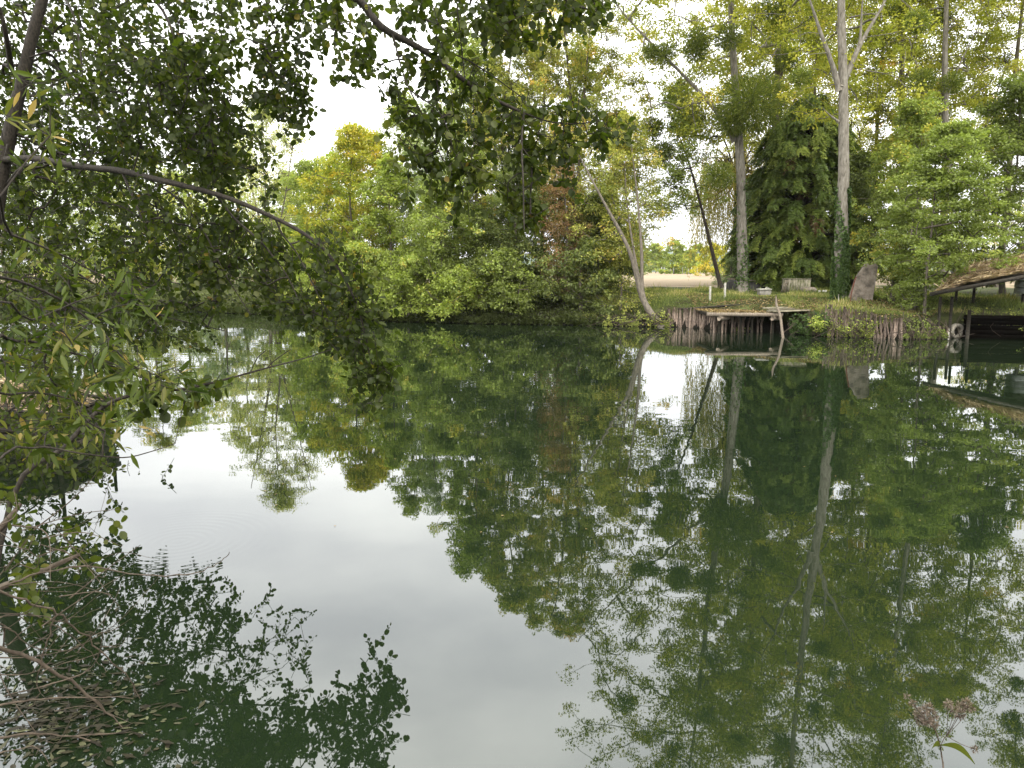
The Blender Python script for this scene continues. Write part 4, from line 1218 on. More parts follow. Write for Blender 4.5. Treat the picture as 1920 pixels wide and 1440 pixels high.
# ---- old platform heaped with dead twigs at the left
r = rng(405)
Yp = 9.6
x1 = P(112, 800, Yp)[0]
root = thing('jetty', (x1 - 1.3, Yp, 0), 'low timber platform heaped with dead reeds and twigs at the left edge', 'jetty')
mb = MB()
for k in range(9):
    box(mb, (x1 - 1.4, Yp + k * .17, .50), (2.8, .155, .05), tint=r.uniform(), jit=.006, r=r)
mb.build('deck', M['wood_dark'], root)
mb = MB()
beam(mb, (x1 - 2.8, Yp + .02, .41), (x1 + .03, Yp + .02, .41), .08, .13)
beam(mb, (x1 - 2.8, Yp + 1.3, .41), (x1 + .03, Yp + 1.3, .41), .08, .13)
for k in range(5):
    box(mb, (x1 - 1.4, Yp - .06, .40 - k * .095), (2.7, .03, .09), tint=r.uniform())
    box(mb, (x1 - .035, Yp + .66, .40 - k * .095), (.03, 1.36, .09), tint=r.uniform())
mb.build('frame', M['wood_dark'], root)
for xx, yy, hh in ((x1 - .02, Yp - .05, 1.05), (x1 - .05, Yp + 1.3, .9), (x1 - 1.5, Yp - .05, .5)):
    mb = MB()
    tube(mb, [(xx, yy, -1.2), (xx + .01, yy, .3), (xx + .02, yy, hh)], [.03, .028, .022], 8)
    mb.build('post', M['wood_dark'], root)
mb = MB()
n = 4200
px_ = x1 - r.uniform(0, 1, n) ** .8 * 2.7
py_ = Yp + r.uniform(0, 1.4, n)
top = .32 * np.sin(np.clip((x1 - px_) / 1.2, 0, 1) * np.pi / 2) * np.sin(np.clip((py_ - Yp) / 1.4, 0, 1) * np.pi) ** .4
pz_ = .53 + top * r.uniform(.5, 1, n)
ax = r.normal(size=(n, 3)) * [1.4, .7, .18]
leaves(mb, np.stack([px_, py_, pz_], -1), ax, r.normal(size=(n, 3)) * .3 + [0, 0, 1], r.uniform(.06, .3, n), .014, np.clip(.5 + r.normal(size=n) * .25, 0, 1))
hp = mb.build('dead_reeds', LM['straw'], root)
hp['kind'] = 'stuff'

# ---- floating scraps near the dead branches
r = rng(406)
mb = MB()
n = 520
c = np.array([W(r.normal(120, 95), r.normal(1330, 55)) for _ in range(n)])
c[:, 2] = .006 + r.uniform(0, .012, n)
leaves(mb, c, r.normal(size=(n, 3)) * [1, .6, .02], r.normal(size=(n, 3)) * .06 + [0, 0, 1], r.uniform(.02, .11, n), r.uniform(.004, .03, n), np.clip(r.normal(size=n) * .3 + .3, 0, 1), fold=.05)
n = 90
c = np.array([W(r.uniform(0, 330), r.uniform(1240, 1440)) for _ in range(n)])
c[:, 2] = .005
leaves(mb, c, r.normal(size=(n, 3)) * [1, 1, .02], r.normal(size=(n, 3)) * .03 + [0, 0, 1], r.uniform(.02, .05, n), r.uniform(.015, .035, n), r.uniform(.3, 1, n), 'round', fold=.02)
tag(mb.build('floating_debris', LM['scum']), 'reed scraps and small leaves floating in the lower left corner', 'debris', kind='stuff')
mb = MB()
n = 110
c = np.array([W(r.uniform(450, 1900), r.choice([r.uniform(618, 660), r.uniform(625, 1000)])) for _ in range(n)])
c[:, 2] = .006
leaves(mb, c, r.normal(size=(n, 3)) * [1, 1, .02], r.normal(size=(n, 3)) * .05 + [0, 0, 1], r.uniform(.015, .04, n), .02, r.uniform(.2, .8, n), fold=.1)
tag(mb.build('floating_leaves', LM['litter']), 'scattered yellow leaves floating on the far side of the pond', 'leaves', kind='stuff')

# ---- dried flower stem, lower right
r = rng(407)
Yf = 3.1
bf = P(1790, 1560, Yf - .2)
root = thing('dried_flower', (bf[0], 2.5, float(height(bf[0], 2.0))), 'dried pinkish fluffy flower head with two green leaves in the lower right corner', 'plant')
sb = MB()
s0 = np.array([bf[0], 2.4, float(height(bf[0], 2.2)) - .05])
stem = smooth_path([s0, P(1785, 1500, Yf - .2), P(1768, 1430, Yf), P(1762, 1395, Yf), P(1752, 1365, Yf), P(1742, 1345, Yf)], 4)
tube(sb, stem, np.linspace(.0045, .002, len(stem)), 6)
heads = [(1700, 1305, .007), (1712, 1318, .012), (1722, 1338, .02), (1733, 1332, .018), (1742, 1328, .022), (1725, 1352, .018), (1738, 1350, .024), (1750, 1342, .02), (1752, 1358, .016),
         (1778, 1320, .018), (1800, 1338, .022), (1812, 1318, .02), (1820, 1328, .014), (1802, 1325, .02), (1790, 1332, .016), (1828, 1405, .011)]
fl = MB()
for a, b, s in heads:
    c = P(a, b, Yf + r.uniform(-.03, .03))
    j = P(1752, 1365, Yf) if a < 1765 else P(1775, 1380, Yf)
    tube(sb, smooth_path([j, (j + c) / 2 + [0, 0, -.006], c], 2), .0014, 4, cap=False)
    m_ = int(110 * (s / .02) ** 2) + 20
    d = unit(r.normal(size=(m_, 3)))
    leaves(fl, c + d * s * r.uniform(.1, .9, (m_, 1)), d, r.normal(size=(m_, 3)), .014, .0045, np.clip(.5 + r.normal(size=m_) * .3, 0, 1))
tube(sb, smooth_path([P(1764, 1398, Yf), P(1770, 1385, Yf), P(1775, 1380, Yf)], 2), .002, 4, cap=False)
sb.build('stem', M['twig_pale'], root)
fmat = leaf_mat('dry flower fluff', [(0, (.05, .034, .024)), (.5, (.12, .09, .07)), (1, (.24, .20, .165))], transl=.3, gloss=.02)
fl.build('flower_head', fmat, root)
for tipx, tipy, wv in ((1738, 1425, .05), (1828, 1432, .035)):
    lf = MB()
    a, e = P(1762, 1397, Yf), P(tipx, tipy, Yf - .05)
    ax = e - a
    sgn = 1 if tipx > 1762 else -1
    pr = np.linspace(0, 1, 9)
    mid = a + ax * pr[:, None] + np.array([0, 0, .035])[None] * np.sin(pr * np.pi)[:, None]
    sd = unit(np.cross(ax, [0, .9, .5]))
    ww = np.sin(np.pi * pr ** .8) * wv * .55 + .0005
    V = np.concatenate([mid + sd * ww[:, None], mid - [0, 0, .004], mid - sd * ww[:, None]])
    k = np.arange(8)
    lf.add(V, np.concatenate([np.stack([k, k + 1, k + 10, k + 9], -1), np.stack([k + 9, k + 10, k + 19, k + 18], -1)]), .72)
    lf.build('leaf', LM['willow'], root, smooth=True)

# ================================================================== RIGHT BANK
r = rng(500)
# ---- stake walls


def stake_wall(label, p_from, p_to, n, top, lean, seed, rad=(.035, .06), back=0.0, gap=None):
    r = rng(seed)
    a, b = W(*p_from), W(*p_to)
    root = thing('stake_wall', ((a + b) / 2)[:3], label, 'retaining wall', 'old stake walls holding the bank')
    for k in range(n):
        t = (k + r.uniform(-.3, .3)) / (n - 1)
        c = a + (b - a) * t
        c[1] += back + r.normal() * .03
        z1 = top(t) * r.uniform(.88, 1.06)
        lx, ly = r.normal() * lean, r.normal() * lean * .5
        ra = r.uniform(*rad)
        mb = MB()
        tube(mb, [(c[0] - lx * .3, c[1], -.7), (c[0], c[1], .1), (c[0] + lx * .5, c[1] + ly * .5, z1 * .55), (c[0] + lx, c[1] + ly, z1)],
             [ra, ra, ra * r.uniform(.85, 1.1), ra * r.uniform(.6, .95)], 7, tint=r.uniform(), wob=.09, r=r)
        mb.build('stake', M['wood_stake'], root)
    return root, a, b


sw, a, b = stake_wall('brown wall of upright split stakes left of and under the landing stage', (1252, 612.5), (1442, 621), 52, lambda t: .80 - .04 * t, .03, 501)
mb = MB()
tube(mb, smooth_path([P(1250, 580, 32.6), P(1300, 578, 31.6), P(1350, 574, 31.2), P(1400, 571, 31)], 3), .035, 6, tint=.2, wob=.1, r=r)
mb.build('rail', M['wood_dark'], sw)
# second row of thin stakes set a little higher behind
mb = MB()
stake_wall('second low row of short stakes set behind the first', (1262, 607), (1398, 611), 30, lambda t: 1.02, .03, 502, rad=(.025, .045))
stake_wall('ragged brushwood and stake wall below the ivy footed poplar', (1545, 630), (1690, 636), 44, lambda t: 1.12 - .42 * t, .09, 503, rad=(.02, .045))
stake_wall('low broken stakes along the waterline below the thin waterside tree', (1700, 636), (1778, 635), 20, lambda t: .42, .10, 504, rad=(.015, .04))

# ---- landing stage
z = .73
fl_, fr_ = P(1330, 590, 28.4), P(1468, 592, 28.0)
X0, X1 = fl_[0], fr_[0]
root = thing('landing_stage', ((X0 + X1) / 2, 29.5, 0), 'weathered wooden landing stage covered in fallen leaves beside the leaning post', 'jetty')
mb = MB()
for k in range(19):
    yy = 28.42 + k * .168
    x_l = X0 + .03 + max(0, k - 2) * .05 + r.uniform(-.08, .08)
    x_r = X1 + (0.0 if k < 4 else .75 + .03 * k) + r.uniform(-.15, .15)
    box(mb, ((x_l + x_r) / 2, yy, z + .02 + r.normal() * .006), (x_r - x_l, .15, .035), rz=r.normal() * .006, tint=r.uniform(), jit=.005, r=r)
mb.build('deck', M['wood_deck'], root)
mb = MB()
for k in range(9):
    c0_ = np.array([X1 + .05 + .05 * k, 28.25 + k * .17, .84 + .012 * k + r.normal() * .012])
    beam(mb, c0_ - [r.uniform(.3, .7), 0, .02], c0_ + [r.uniform(1.0, 1.5), .05, .03], .15, .035, tint=r.uniform(), jit=.006, r=r)
mb.build('loose_boards', M['wood_deck'], root)
mb = MB()
beam(mb, (X0 - .12, 28.3, z - .005), (X1 + .1, 28.28, z - .02), .06, .13, jit=.008, r=r)
mb.build('front_beam', M['wood_grey'], root)
mb = MB()
for xx in (X0 + .35, (X0 + X1) / 2, X1 - .25, X1 + .6):
    beam(mb, (xx, 28.45 if xx < X1 else 29.15, z - .075), (xx, 31.6, z - .075), .09, .11)
mb.build('joists', M['wood_dark'], root)
for xx, yy in ((X0 + .4, 28.45), (X1 - .2, 28.5)):
    mb = MB()
    tube(mb, [(xx - .09, yy - .24, z - .15), (xx + .22, yy + .1, z - .16), (xx + .5, yy + .6, z - .16)], [.085, .09, .08], 9, tint=.8, wob=.07, r=r)
    mb.build('log_support', M['wood_grey'], root)
for xx, yy in ((X0 + .42, 28.6), (X0 + 1.2, 28.55), (X1 - .9, 28.7), (X1 - .12, 28.7), (X1 + .5, 29.3), (X1 + .9, 30.0), (X0 + .8, 29.8), (X0 + 1.7, 29.4)):
    mb = MB()
    tube(mb, [(xx, yy, -.9), (xx + .01, yy, z - .12)], [.05, .045], 8, tint=r.uniform(), wob=.05, r=r)
    mb.build('pile', M['wood_dark'], root)

for k in range(15):
    xx = X0 + .35 + k * (X1 - X0 - .1) / 14 + r.uniform(-.05, .05)
    mb = MB()
    yy = 29.0 + r.uniform(-.25, .5)
    tube(mb, [(xx, yy, -.7), (xx + r.normal() * .03, yy, .3), (xx + r.normal() * .04, yy, z - .1)], r.uniform(.025, .05), 7, tint=r.uniform(), wob=.08, r=r)
    mb.build('pile', M['wood_stake'], root)

# dead leaves on the stage and the ground behind
mb = MB()
n = 2600
lx = r.uniform(X0 + .1, X1 + .7, n); ly = 28.4 + r.uniform(0, 1, n) ** .8 * 3.0
keep = (lx < X1 - .05) | (ly > 29.2)
lx, ly = lx[keep], ly[keep]
n = len(lx)
leaves(mb, np.stack([lx, ly, np.full(n, z + .052)], -1), r.normal(size=(n, 3)) * [1, 1, .1], r.normal(size=(n, 3)) * .35 + [0, 0, 1], .075, .06, np.clip(r.normal(size=n) * .22 + .55, 0, 1))
n = 3600
lx = r.uniform(X0 + .3, 15.0, n); ly = shore(lx) + r.uniform(.15, 3.2, n) ** 1.0
leaves(mb, np.stack([lx, ly, height(lx, ly) + .03], -1), r.normal(size=(n, 3)) * [1, 1, .15], r.normal(size=(n, 3)) * .4 + [0, 0, 1], .075, .06, np.clip(r.normal(size=n) * .22 + .5, 0, 1))
tag(mb.build('fallen_leaves', LM['litter']), 'carpet of yellow and brown fallen leaves on the landing stage and bank', 'leaves', kind='stuff')

# ---- leaning mooring post
mb = MB()
pb = W(1468, 633); pt = P(1455, 553, 27.35)
pb2 = pb + (pb - pt) * .6
tube(mb, smooth_path([pb2, pb, (pb + pt) / 2 + [.03, 0, 0], P(1456, 572, 27.3), pt], 3), [.045, .045, .045, .046, .045, .045, .044, .042, .04, .038, .034, .03, .018], 9, tint=.3, wob=.07, r=r)
tag(mb.build('mooring_post', M['wood_grey'], smooth=False), 'grey forked post leaning out of the water in front of the landing stage', 'post')

# ---- two pale posts in the grass
for px, y0, y1, lab in ((1332, 537, 562, 'shorter pale post in the grass nearer the leaning pale stems'), (1360, 531, 565, 'taller pale post in the grass nearer the mistletoe poplar')):
    mb = MB()
    Yq = 32.4
    tpt, bt = P(px, y0, Yq), P(px, y1, Yq)
    box(mb, (tpt[0], Yq, (tpt[2] + bt[2]) / 2 - .05), (.07, .07, tpt[2] - bt[2] + .1), rz=.3, ry=r.normal() * .02)
    box(mb, (tpt[0], Yq, tpt[2] + .012), (.06, .06, .02), rz=.3)
    tag(mb.build('fence_post', M['white_post'], bevel=.008), lab, 'post', 'pale posts in the grass')

# ---- upturned rowing boat
Yq = 36.8
xa, xb = P(1364, 540, Yq)[0], P(1446, 545, Yq)[0]
gz = float(height((xa + xb) / 2, Yq))
root = thing('rowing_boat', ((xa + xb) / 2, Yq, gz), 'dark tarred rowing boat lying upturned behind the mistletoe poplar', 'boat')
mb = MB()
ns, nr = 13, 9
V = []
for i in range(ns):
    t = i / (ns - 1)
    w_b = .5 * (math.sin(math.pi * (t * .82 + .12))) ** .7
    hgt = .47 - .12 * t + .1 * (2 * t - 1) ** 2
    for j in range(nr):
        an = math.pi * j / (nr - 1)
        V.append((xa + (xb - xa) * t, Yq + math.cos(an) * w_b, gz + .05 + math.sin(an) ** .6 * hgt * (.75 if i in (0, ns - 1) else 1)))
fs = [[i * nr + j, i * nr + j + 1, (i + 1) * nr + j + 1, (i + 1) * nr + j] for i in range(ns - 1) for j in range(nr - 1)]
mb.add(V, fs)
mb.add(V[:nr], [list(range(nr))]); mb.add(V[-nr:], [list(range(nr))])
mb.build('hull', M['boat'], root, smooth=False)
mb = MB()
beam(mb, (xa - .02, Yq, gz + .60), (xb, Yq, gz + .46), .05, .06)
mb.build('keel', M['wood_grey'], root)
mb = MB()
for sgn in (-1, 1):
    tube(mb, [(xa + (xb - xa) * t, Yq + sgn * (.02 + .5 * (math.sin(math.pi * (t * .82 + .12))) ** .7), gz + .07) for t in np.linspace(0, 1, 9)], .025, 6)
mb.build('gunwale', M['wood_grey'], root)

# ---- little A-frame trestle by the boat
root = thing('trestle', P(1439, 550, 35.6), 'small pale folding trestle at the end of the dark boat', 'trestle')
mb = MB()
for q in ((1432, 550, 1437, 538), (1444, 551, 1438, 538), (1447, 549, 1441, 539)):
    beam(mb, P(q[0], q[1], 35.5), P(q[2], q[3], 35.6), .03, .03)
beam(mb, P(1434, 546, 35.55), P(1443, 547, 35.55), .025, .025)
mb.build('frame', M['white_post'], root)

# ---- long garden table
Yq = 39.5
xa, xb = P(1402, 523, Yq)[0], P(1457, 523, Yq)[0]
zt = P(1430, 523, Yq)[2]; gz = float(height(xa, Yq))
root = thing('garden_table', ((xa + xb) / 2, Yq, gz), 'long thin topped garden table in front of the dark conifer', 'table')
mb = MB()
for k in range(4):
    box(mb, ((xa + xb) / 2, Yq - .3 + k * .2, zt), (xb - xa, .19, .035), tint=r.uniform())
mb.build('table_top', M['wood_grey'], root)
for xx in (xa + .1, (xa + xb) / 2, xb - .1):
    for yy in (Yq - .25, Yq + .25):
        mb = MB()
        box(mb, (xx, yy, (zt - .02 + gz) / 2), (.05, .05, zt - .02 - gz))
        mb.build('leg', M['wood_grey'], root)

# ---- small shelter with a tiled roof
Yq = 41.5
c = P(1405, 520, Yq); gz = float(height(c[0], Yq))
root = thing('well_house', (c[0], Yq, gz), 'little hut with a faded pink tiled roof peeping over the boat', 'hut')
mb = MB(); box(mb, (c[0], Yq, (gz + 1.9) / 2), (.46, .46, 1.9 - gz)); mb.build('wall', M['concrete'], root)
mb = MB()
zt = P(1405, 515, Yq)[2]
mb.add([(c[0] - .36, Yq - .36, 1.88), (c[0] + .36, Yq - .36, 1.88), (c[0] + .36, Yq + .36, 1.88), (c[0] - .36, Yq + .36, 1.88), (c[0], Yq, max(zt, 2.12) + .05)],
       [[0, 1, 4], [1, 2, 4], [2, 3, 4], [3, 0, 4]])
mb.add([(c[0] - .36, Yq - .36, 1.86), (c[0] + .36, Yq - .36, 1.86), (c[0] + .36, Yq + .36, 1.86), (c[0] - .36, Yq + .36, 1.86)], [[0, 3, 2, 1]])
mb.build('roof', M['tile'], root)

# ---- concrete block trough
Yq = 33.6
xa, xb = P(1421, 545, Yq)[0], P(1444, 545, Yq)[0]
gz = float(height(xa, Yq))
root = thing('stone_trough', ((xa + xb) / 2, Yq, gz), 'small square concrete trough in the grass in front of the dark boat', 'trough')
mb = MB(); box(mb, ((xa + xb) / 2, Yq, gz + .10), (xb - xa - .06, .4, .26)); mb.build('body', M['concrete'], root, bevel=.015)
mb = MB()
for dx, dy, sx, sy in ((0, -.2, xb - xa, .06), (0, .2, xb - xa, .06), (-(xb - xa) / 2 + .03, 0, .06, .34), ((xb - xa) / 2 - .03, 0, .06, .34)):
    box(mb, ((xa + xb) / 2 + dx, Yq + dy, gz + .26), (sx, sy, .06))
mb.build('rim', M['white_post'], root)

# ---- plank compost bin, its leaning frame, stone
Yq = 34.6
xa, xb = P(1477, 548, Yq)[0], P(1519, 548, Yq)[0]
gz = float(height(xa, Yq)); zt = P(1500, 522.5, Yq)[2]
root = thing('compost_bin', ((xa + xb) / 2, Yq + .4, gz), 'grey compost bin of upright planks with a mossy top by the conifer', 'bin')
mb = MB()
nk = 9
for k in range(nk):
    w_ = (xb - xa) / nk
    box(mb, (xa + (k + .5) * w_, Yq, (gz + zt) / 2 - .02), (w_ * .93, .03, zt - gz + r.normal() * .01), tint=r.uniform())
    box(mb, (xa + (k + .5) * w_, Yq + .8, (gz + zt) / 2 - .02), (w_ * .93, .03, zt - gz), tint=r.uniform())
for k in range(7):
    for xx in (xa + .015, xb - .015):
        box(mb, (xx, Yq + .08 + k * .11, (gz + zt) / 2 - .02), (.03, .1, zt - gz - .02), tint=r.uniform())
mb.build('side_planks', M['wood_moss'], root)
mb = MB(); box(mb, ((xa + xb) / 2, Yq + .4, zt + .0), (xb - xa + .05, .88, .035), jit=.006, r=r); mb.build('lid', M['wood_moss'], root)
root = thing('trellis', P(1470, 548, Yq), 'narrow wooden frame leaning on the left side of the plank bin', 'frame')
mb = MB()
for off in (0, 6):
    beam(mb, P(1464 + off, 548, Yq), P(1474 + off * .6, 525, Yq), .03, .03)
beam(mb, P(1467, 542, Yq), P(1474, 543, Yq), .025, .025); beam(mb, P(1471, 533, Yq), P(1476, 533.5, Yq), .025, .025)
mb.build('rails', M['wood_grey'], root)


def rock(name, c, size, mat, label, cat, seed, group=None, kind=None):
    r = rng(seed)
    mb = MB()
    nu, nv = 14, 9
    V = []
    ph = r.uniform(0, 6, 6)
    for i in range(nv):
        v = -math.pi / 2 + math.pi * i / (nv - 1)
        for j in range(nu):
            u = 2 * math.pi * j / nu
            d = np.array([math.cos(v) * math.cos(u), math.cos(v) * math.sin(u), math.sin(v)])
            p = np.sign(d) * np.abs(d) ** .6
            k = 1 + .10 * math.sin(3 * d[0] + ph[0]) + .08 * math.sin(5 * d[1] + ph[1]) + .08 * math.sin(6 * d[2] + ph[2] + 2 * d[0])
            V.append(np.asarray(c) + p * k * np.array(size) / 2)
    mb.add(V, [[i * nu + j, i * nu + (j + 1) % nu, (i + 1) * nu + (j + 1) % nu, (i + 1) * nu + j] for i in range(nv - 1) for j in range(nu)], .5)
    return tag(mb.build(name, M[mat], smooth=True), label, cat, group, kind)


Yq = 34.0
c = P(1516, 543, Yq)
rock('stone_block', (c[0], Yq, float(height(c[0], Yq)) + .09), (.72, .4, .30), 'slab', 'rounded oblong stone block lying in front of the plank bin', 'stone', 510)
for k, (px, py, s, lab) in enumerate(((1536, 547, .14, 'small white stone right of the oblong block, the left of two'), (1546, 547, .18, 'small white stone right of the oblong block, the right of two'))):
    c = P(px, py, 33.8)
    rock('white_stone', (c[0], 33.8, float(height(c[0], 33.8)) + .04), (s, s * .8, s * .7), 'white_post', lab, 'stone', 520 + k, 'small white stones')

# ---- leaning slab
Yq = 29.3
gz = float(height(P(1615, 560, Yq)[0], Yq))
front = [P(1590, 562, Yq - .15), P(1636, 562, Yq - .1), P(1647, 500, Yq + .2), P(1641, 492, Yq + .2), P(1625, 493, Yq + .2), P(1608, 518, Yq + .1)]
front[0][2] = gz - .1; front[1][2] = gz - .1
mb = MB()
nF = len(front)
V = np.array(front + [p + np.array([.05, .28, 0]) for p in front])
rot = V + r.normal(size=V.shape) * .012
mb.add(rot, [[0, 1, 2, 3], [0, 3, 4, 5]])
mb.add(rot, [[nF + 3, nF + 2, nF + 1, nF + 0], [nF + 5, nF + 4, nF + 3, nF + 0]])
mb.add(rot, [[k, k + nF, (k + 1) % nF + nF, (k + 1) % nF] for k in range(nF)])
tag(mb.build('leaning_slab', M['slab'], bevel=.03), 'big rough grey brown slab leaning up right of the ivy footed poplar', 'slab')

mb = MB()
tube(mb, smooth_path([P(1593, 572, 28.9), P(1597, 548, 28.9), P(1603, 525, 29.0), P(1606, 519, 29.0)], 3), .025, 7)
tag(mb.build('iron_rod', M['rust']), 'rusty iron rod leaning against the left edge of the slab', 'rod')
mb = MB()
tube(mb, [P(1573, 570, 28.9), P(1572, 552, 28.9)], [.02, .018], 7)
tag(mb.build('marker_peg', M['white_post']), 'short pale peg at the foot of the ivy footed poplar', 'peg')

def creeper(name, label, cat, pa, pb, hgt, n, mat, seed, depth=.5, size=.09, zmin=.05, group=None, tint=.45, front=.12):
    r = rng(seed)
    a, b = W(*pa), W(*pb)
    t = r.uniform(0, 1, n)
    c = a[None] + (b - a)[None] * t[:, None]
    hh = np.array([hgt(q) for q in t]) * (.62 + .38 * np.sin(t * 17 + seed) * np.sin(t * 41 + 2) + .22 * np.sin(t * 90))
    z = zmin + (hh - zmin) * r.uniform(0, 1, n) ** .8
    lump = .5 + .5 * np.sin(t * 23 + z * 5) * np.sin(t * 9 - z * 7 + 1)
    c[:, 1] += -front * lump - .1 + r.uniform(0, depth, n) * (z > hh * .75)
    c[:, 2] = z
    keep = r.uniform(size=n) < .05 + .9 * lump ** 1.5
    c = c[keep]; m_ = len(c)
    mb = MB()
    ax = r.normal(size=(m_, 3)) * [1, .6, .4] + [0, -.3, -.6]
    leaves(mb, c, ax, r.normal(size=(m_, 3)) * .5 + [0, -.6, .8], size, size * .85, np.clip(tint + r.normal(size=m_) * .2, 0, 1))
    sb = MB()
    for k in range(int(26 * abs(pb[0] - pa[0]) / 100)):
        tt_ = r.uniform()
        q = a + (b - a) * tt_
        h2 = hgt(tt_) * r.uniform(.7, 1.05)
        q0 = q + [r.normal() * .1, .1, h2]
        q1 = q + [r.normal() * .25, -.2, h2 * .5]
        q2 = q + [r.normal() * .35, -.18, max(-.02, h2 * r.uniform(-.1, .3))]
        tube(sb, smooth_path([q0, q1, q2], 3), r.uniform(.006, .014), 4, tint=r.uniform(), cap=False)
    root = thing(name, (a + b) / 2, label, cat, group)
    mb.build('foliage', LM[mat], root)
    sb.build('stems', M['twig_pale'], root)
    return root



# ---- tyres at the water's edge


def tyre(name, c, R_, w, rotz, roty, mat, label, seed):
    root = thing(name, c, label, 'tyre', 'old tyres at the waterline')
    M3 = np.array(Matrix.Rotation(rotz, 3, 'Z') @ Matrix.Rotation(roty, 3, 'X'))
    prof = [(.56, -.32), (.60, -.5), (.8, -.56), (.96, -.48), (1, -.3), (1, .3), (.96, .48), (.8, .56), (.60, .5), (.56, .32), (.62, 0)]
    nn = 34
    V = []
    for i in range(nn):
        an = 2 * math.pi * i / nn
        for j, (a, b) in enumerate(prof):
            rr_ = a * R_ * (1.0 if j not in (4, 5) or i % 2 else .975)
            V.append(M3 @ np.array([math.cos(an) * rr_, b * w, math.sin(an) * rr_]) + np.asarray(c))
    m_ = len(prof)
    mb = MB()
    mb.add(V, [[i * m_ + j, ((i + 1) % nn) * m_ + j, ((i + 1) % nn) * m_ + (j + 1) % m_, i * m_ + (j + 1) % m_] for i in range(nn) for j in range(m_)])
    mb.build('tread', M[mat], root, smooth=True)
    return root


c = W(1791, 634)
tyre('tyre', (c[0] + .02, c[1], .24), .27, .16, .25, 0, 'rubber_pale', 'pale sun bleached tyre standing upright at the waterline', 1)
c = W(1889, 633)
tyre('tyre', (c[0], c[1], .10), .29, .18, .2, 1.15, 'rubber', 'dark wet tyre lying half sunk near the right edge', 2)
mb = MB()
tube(mb, [W(1779, 638) + [0, 0, -.4], P(1779, 616, 26.5)], .028, 8)
tag(mb.build('marker_peg', M['white_post']), 'white peg in the water just left of the pale tyre', 'peg')

# ---- boat shelter at the right edge
root = thing('boat_shelter', (15.6, 27, 0), 'low boat shelter with a sagging roof heaped with dead reeds at the right edge', 'shelter')
A1, A2 = P(1748, 551, 26.3), P(1990, 505, 24.9)
B1, B2 = P(1775, 520, 29.2), P(1990, 487, 28.6)
mb = MB()
nu, nv = 12, 24
V = []
for lay in (0, -.04):
    for i in range(nu):
        for j in range(nv):
            s, t = i / (nu - 1), j / (nv - 1)
            p = (A1 * (1 - t) + A2 * t) * (1 - s) + (B1 * (1 - t) + B2 * t) * s
            V.append(p + [0, 0, lay + .02 * math.sin(t * 60)])
q = [[i * nv + j, i * nv + j + 1, (i + 1) * nv + j + 1, (i + 1) * nv + j] for i in range(nu - 1) for j in range(nv - 1)]
K = nu * nv
q += [[a_ + K for a_ in f[::-1]] for f in q]
q += [[j, j + K, j + 1 + K, j + 1] for j in range(nv - 1)]
q += [[i * nv, (i + 1) * nv, (i + 1) * nv + K, i * nv + K] for i in range(nu - 1)]
mb.add(V, q)
mb.build('roof', M['wood_dark'], root)
mb = MB()
beam(mb, A1 + [-.1, -.04, -.01], A2 + [0, -.04, -.01], .04, .12, jit=.008, r=r)
mb.build('fascia', M['wood_dark'], root)
for a_, b_ in ((A1 + [.35, .1, -.1], 0), (A1 + [.8, .2, -.1], 0), (B1 + [.3, -.2, -.1], 0), (A2 + [-.3, .1, -.1], 0), ((A1 + B1) / 2 + [1.6, .6, 0], 0)):
    mb = MB()
    tube(mb, [(a_[0], a_[1], -.6), (a_[0], a_[1], a_[2])], [.06, .05], 8, wob=.05, r=r)
    mb.build('post', M['wood_dark'], root)
# heaped reeds
mb = MB()
n = 9000
s, t = r.uniform(0.0, 1.0, n), r.uniform(0, 1, n)
bs_ = (A1[None] * (1 - t[:, None]) + A2[None] * t[:, None]) * (1 - s[:, None]) + (B1[None] * (1 - t[:, None]) + B2[None] * t[:, None]) * s[:, None]
hh = .48 * np.sin(np.clip(t * 4, 0, 1) * np.pi / 2) * np.sin(np.clip(s, .05, .95) * np.pi) ** .5
bs_[:, 2] += .03 + hh * r.uniform(.55, 1, n)
along = unit((A2 - A1)[None])
leaves(mb, bs_, along + r.normal(size=(n, 3)) * [.5, .5, .12], r.normal(size=(n, 3)) * .4 + [0, 0, 1], r.uniform(.1, .45, n), r.uniform(.015, .05, n), np.clip(.6 + r.normal(size=n) * .25, 0, 1))
o = mb.build('dead_reeds', LM['straw'], root); o['kind'] = 'stuff'
mb = MB()
tube(mb, smooth_path([P(1783, 512, 28.6), P(1800, 507, 28.5), P(1850, 503, 28.3), P(1890, 500, 28.1)], 4), [.05, .1, .14, .16, .17, .17, .17, .17, .17, .17, .16, .15, .13], 12, wob=.04, r=r)
mb.build('rolled_tarpaulin', M['tarp'], root)
mb = MB()
tube(mb, [P(1785, 522, 28.0), P(1850, 516, 27.6), P(1925, 512, 27.2)], [.03, .03, .03], 6)
mb.build('pole', M['white_post'], root)

creeper('ivy_creeper', 'grass and weeds hanging over the black plank wall under the boat shelter', 'creeper', (1806, 634), (1935, 636), lambda t: 1.02, 1500, 'olive', 545, size=.08, zmin=.66, tint=.25)
# plank retaining wall, the inlet's shade put into its black colour
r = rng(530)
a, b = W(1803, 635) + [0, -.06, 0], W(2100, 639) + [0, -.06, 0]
root = thing('plank_wall', (a + b) / 2, 'plank wall, coloured black for shade, holding the bank under the boat shelter', 'retaining wall')
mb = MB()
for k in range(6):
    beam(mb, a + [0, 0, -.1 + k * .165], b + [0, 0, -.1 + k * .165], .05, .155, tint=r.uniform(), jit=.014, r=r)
mb.build('planks', M['wood_shade'], root)
for t in (0.02, .5):
    mb = MB()
    c = a + (b - a) * t
    tube(mb, [(c[0], c[1] - .08, -.5), (c[0], c[1] - .08, 1.0 + r.uniform(-.1, .1))], .06, 7, wob=.08, r=r)
    mb.build('post', M['wood_dark'], root)

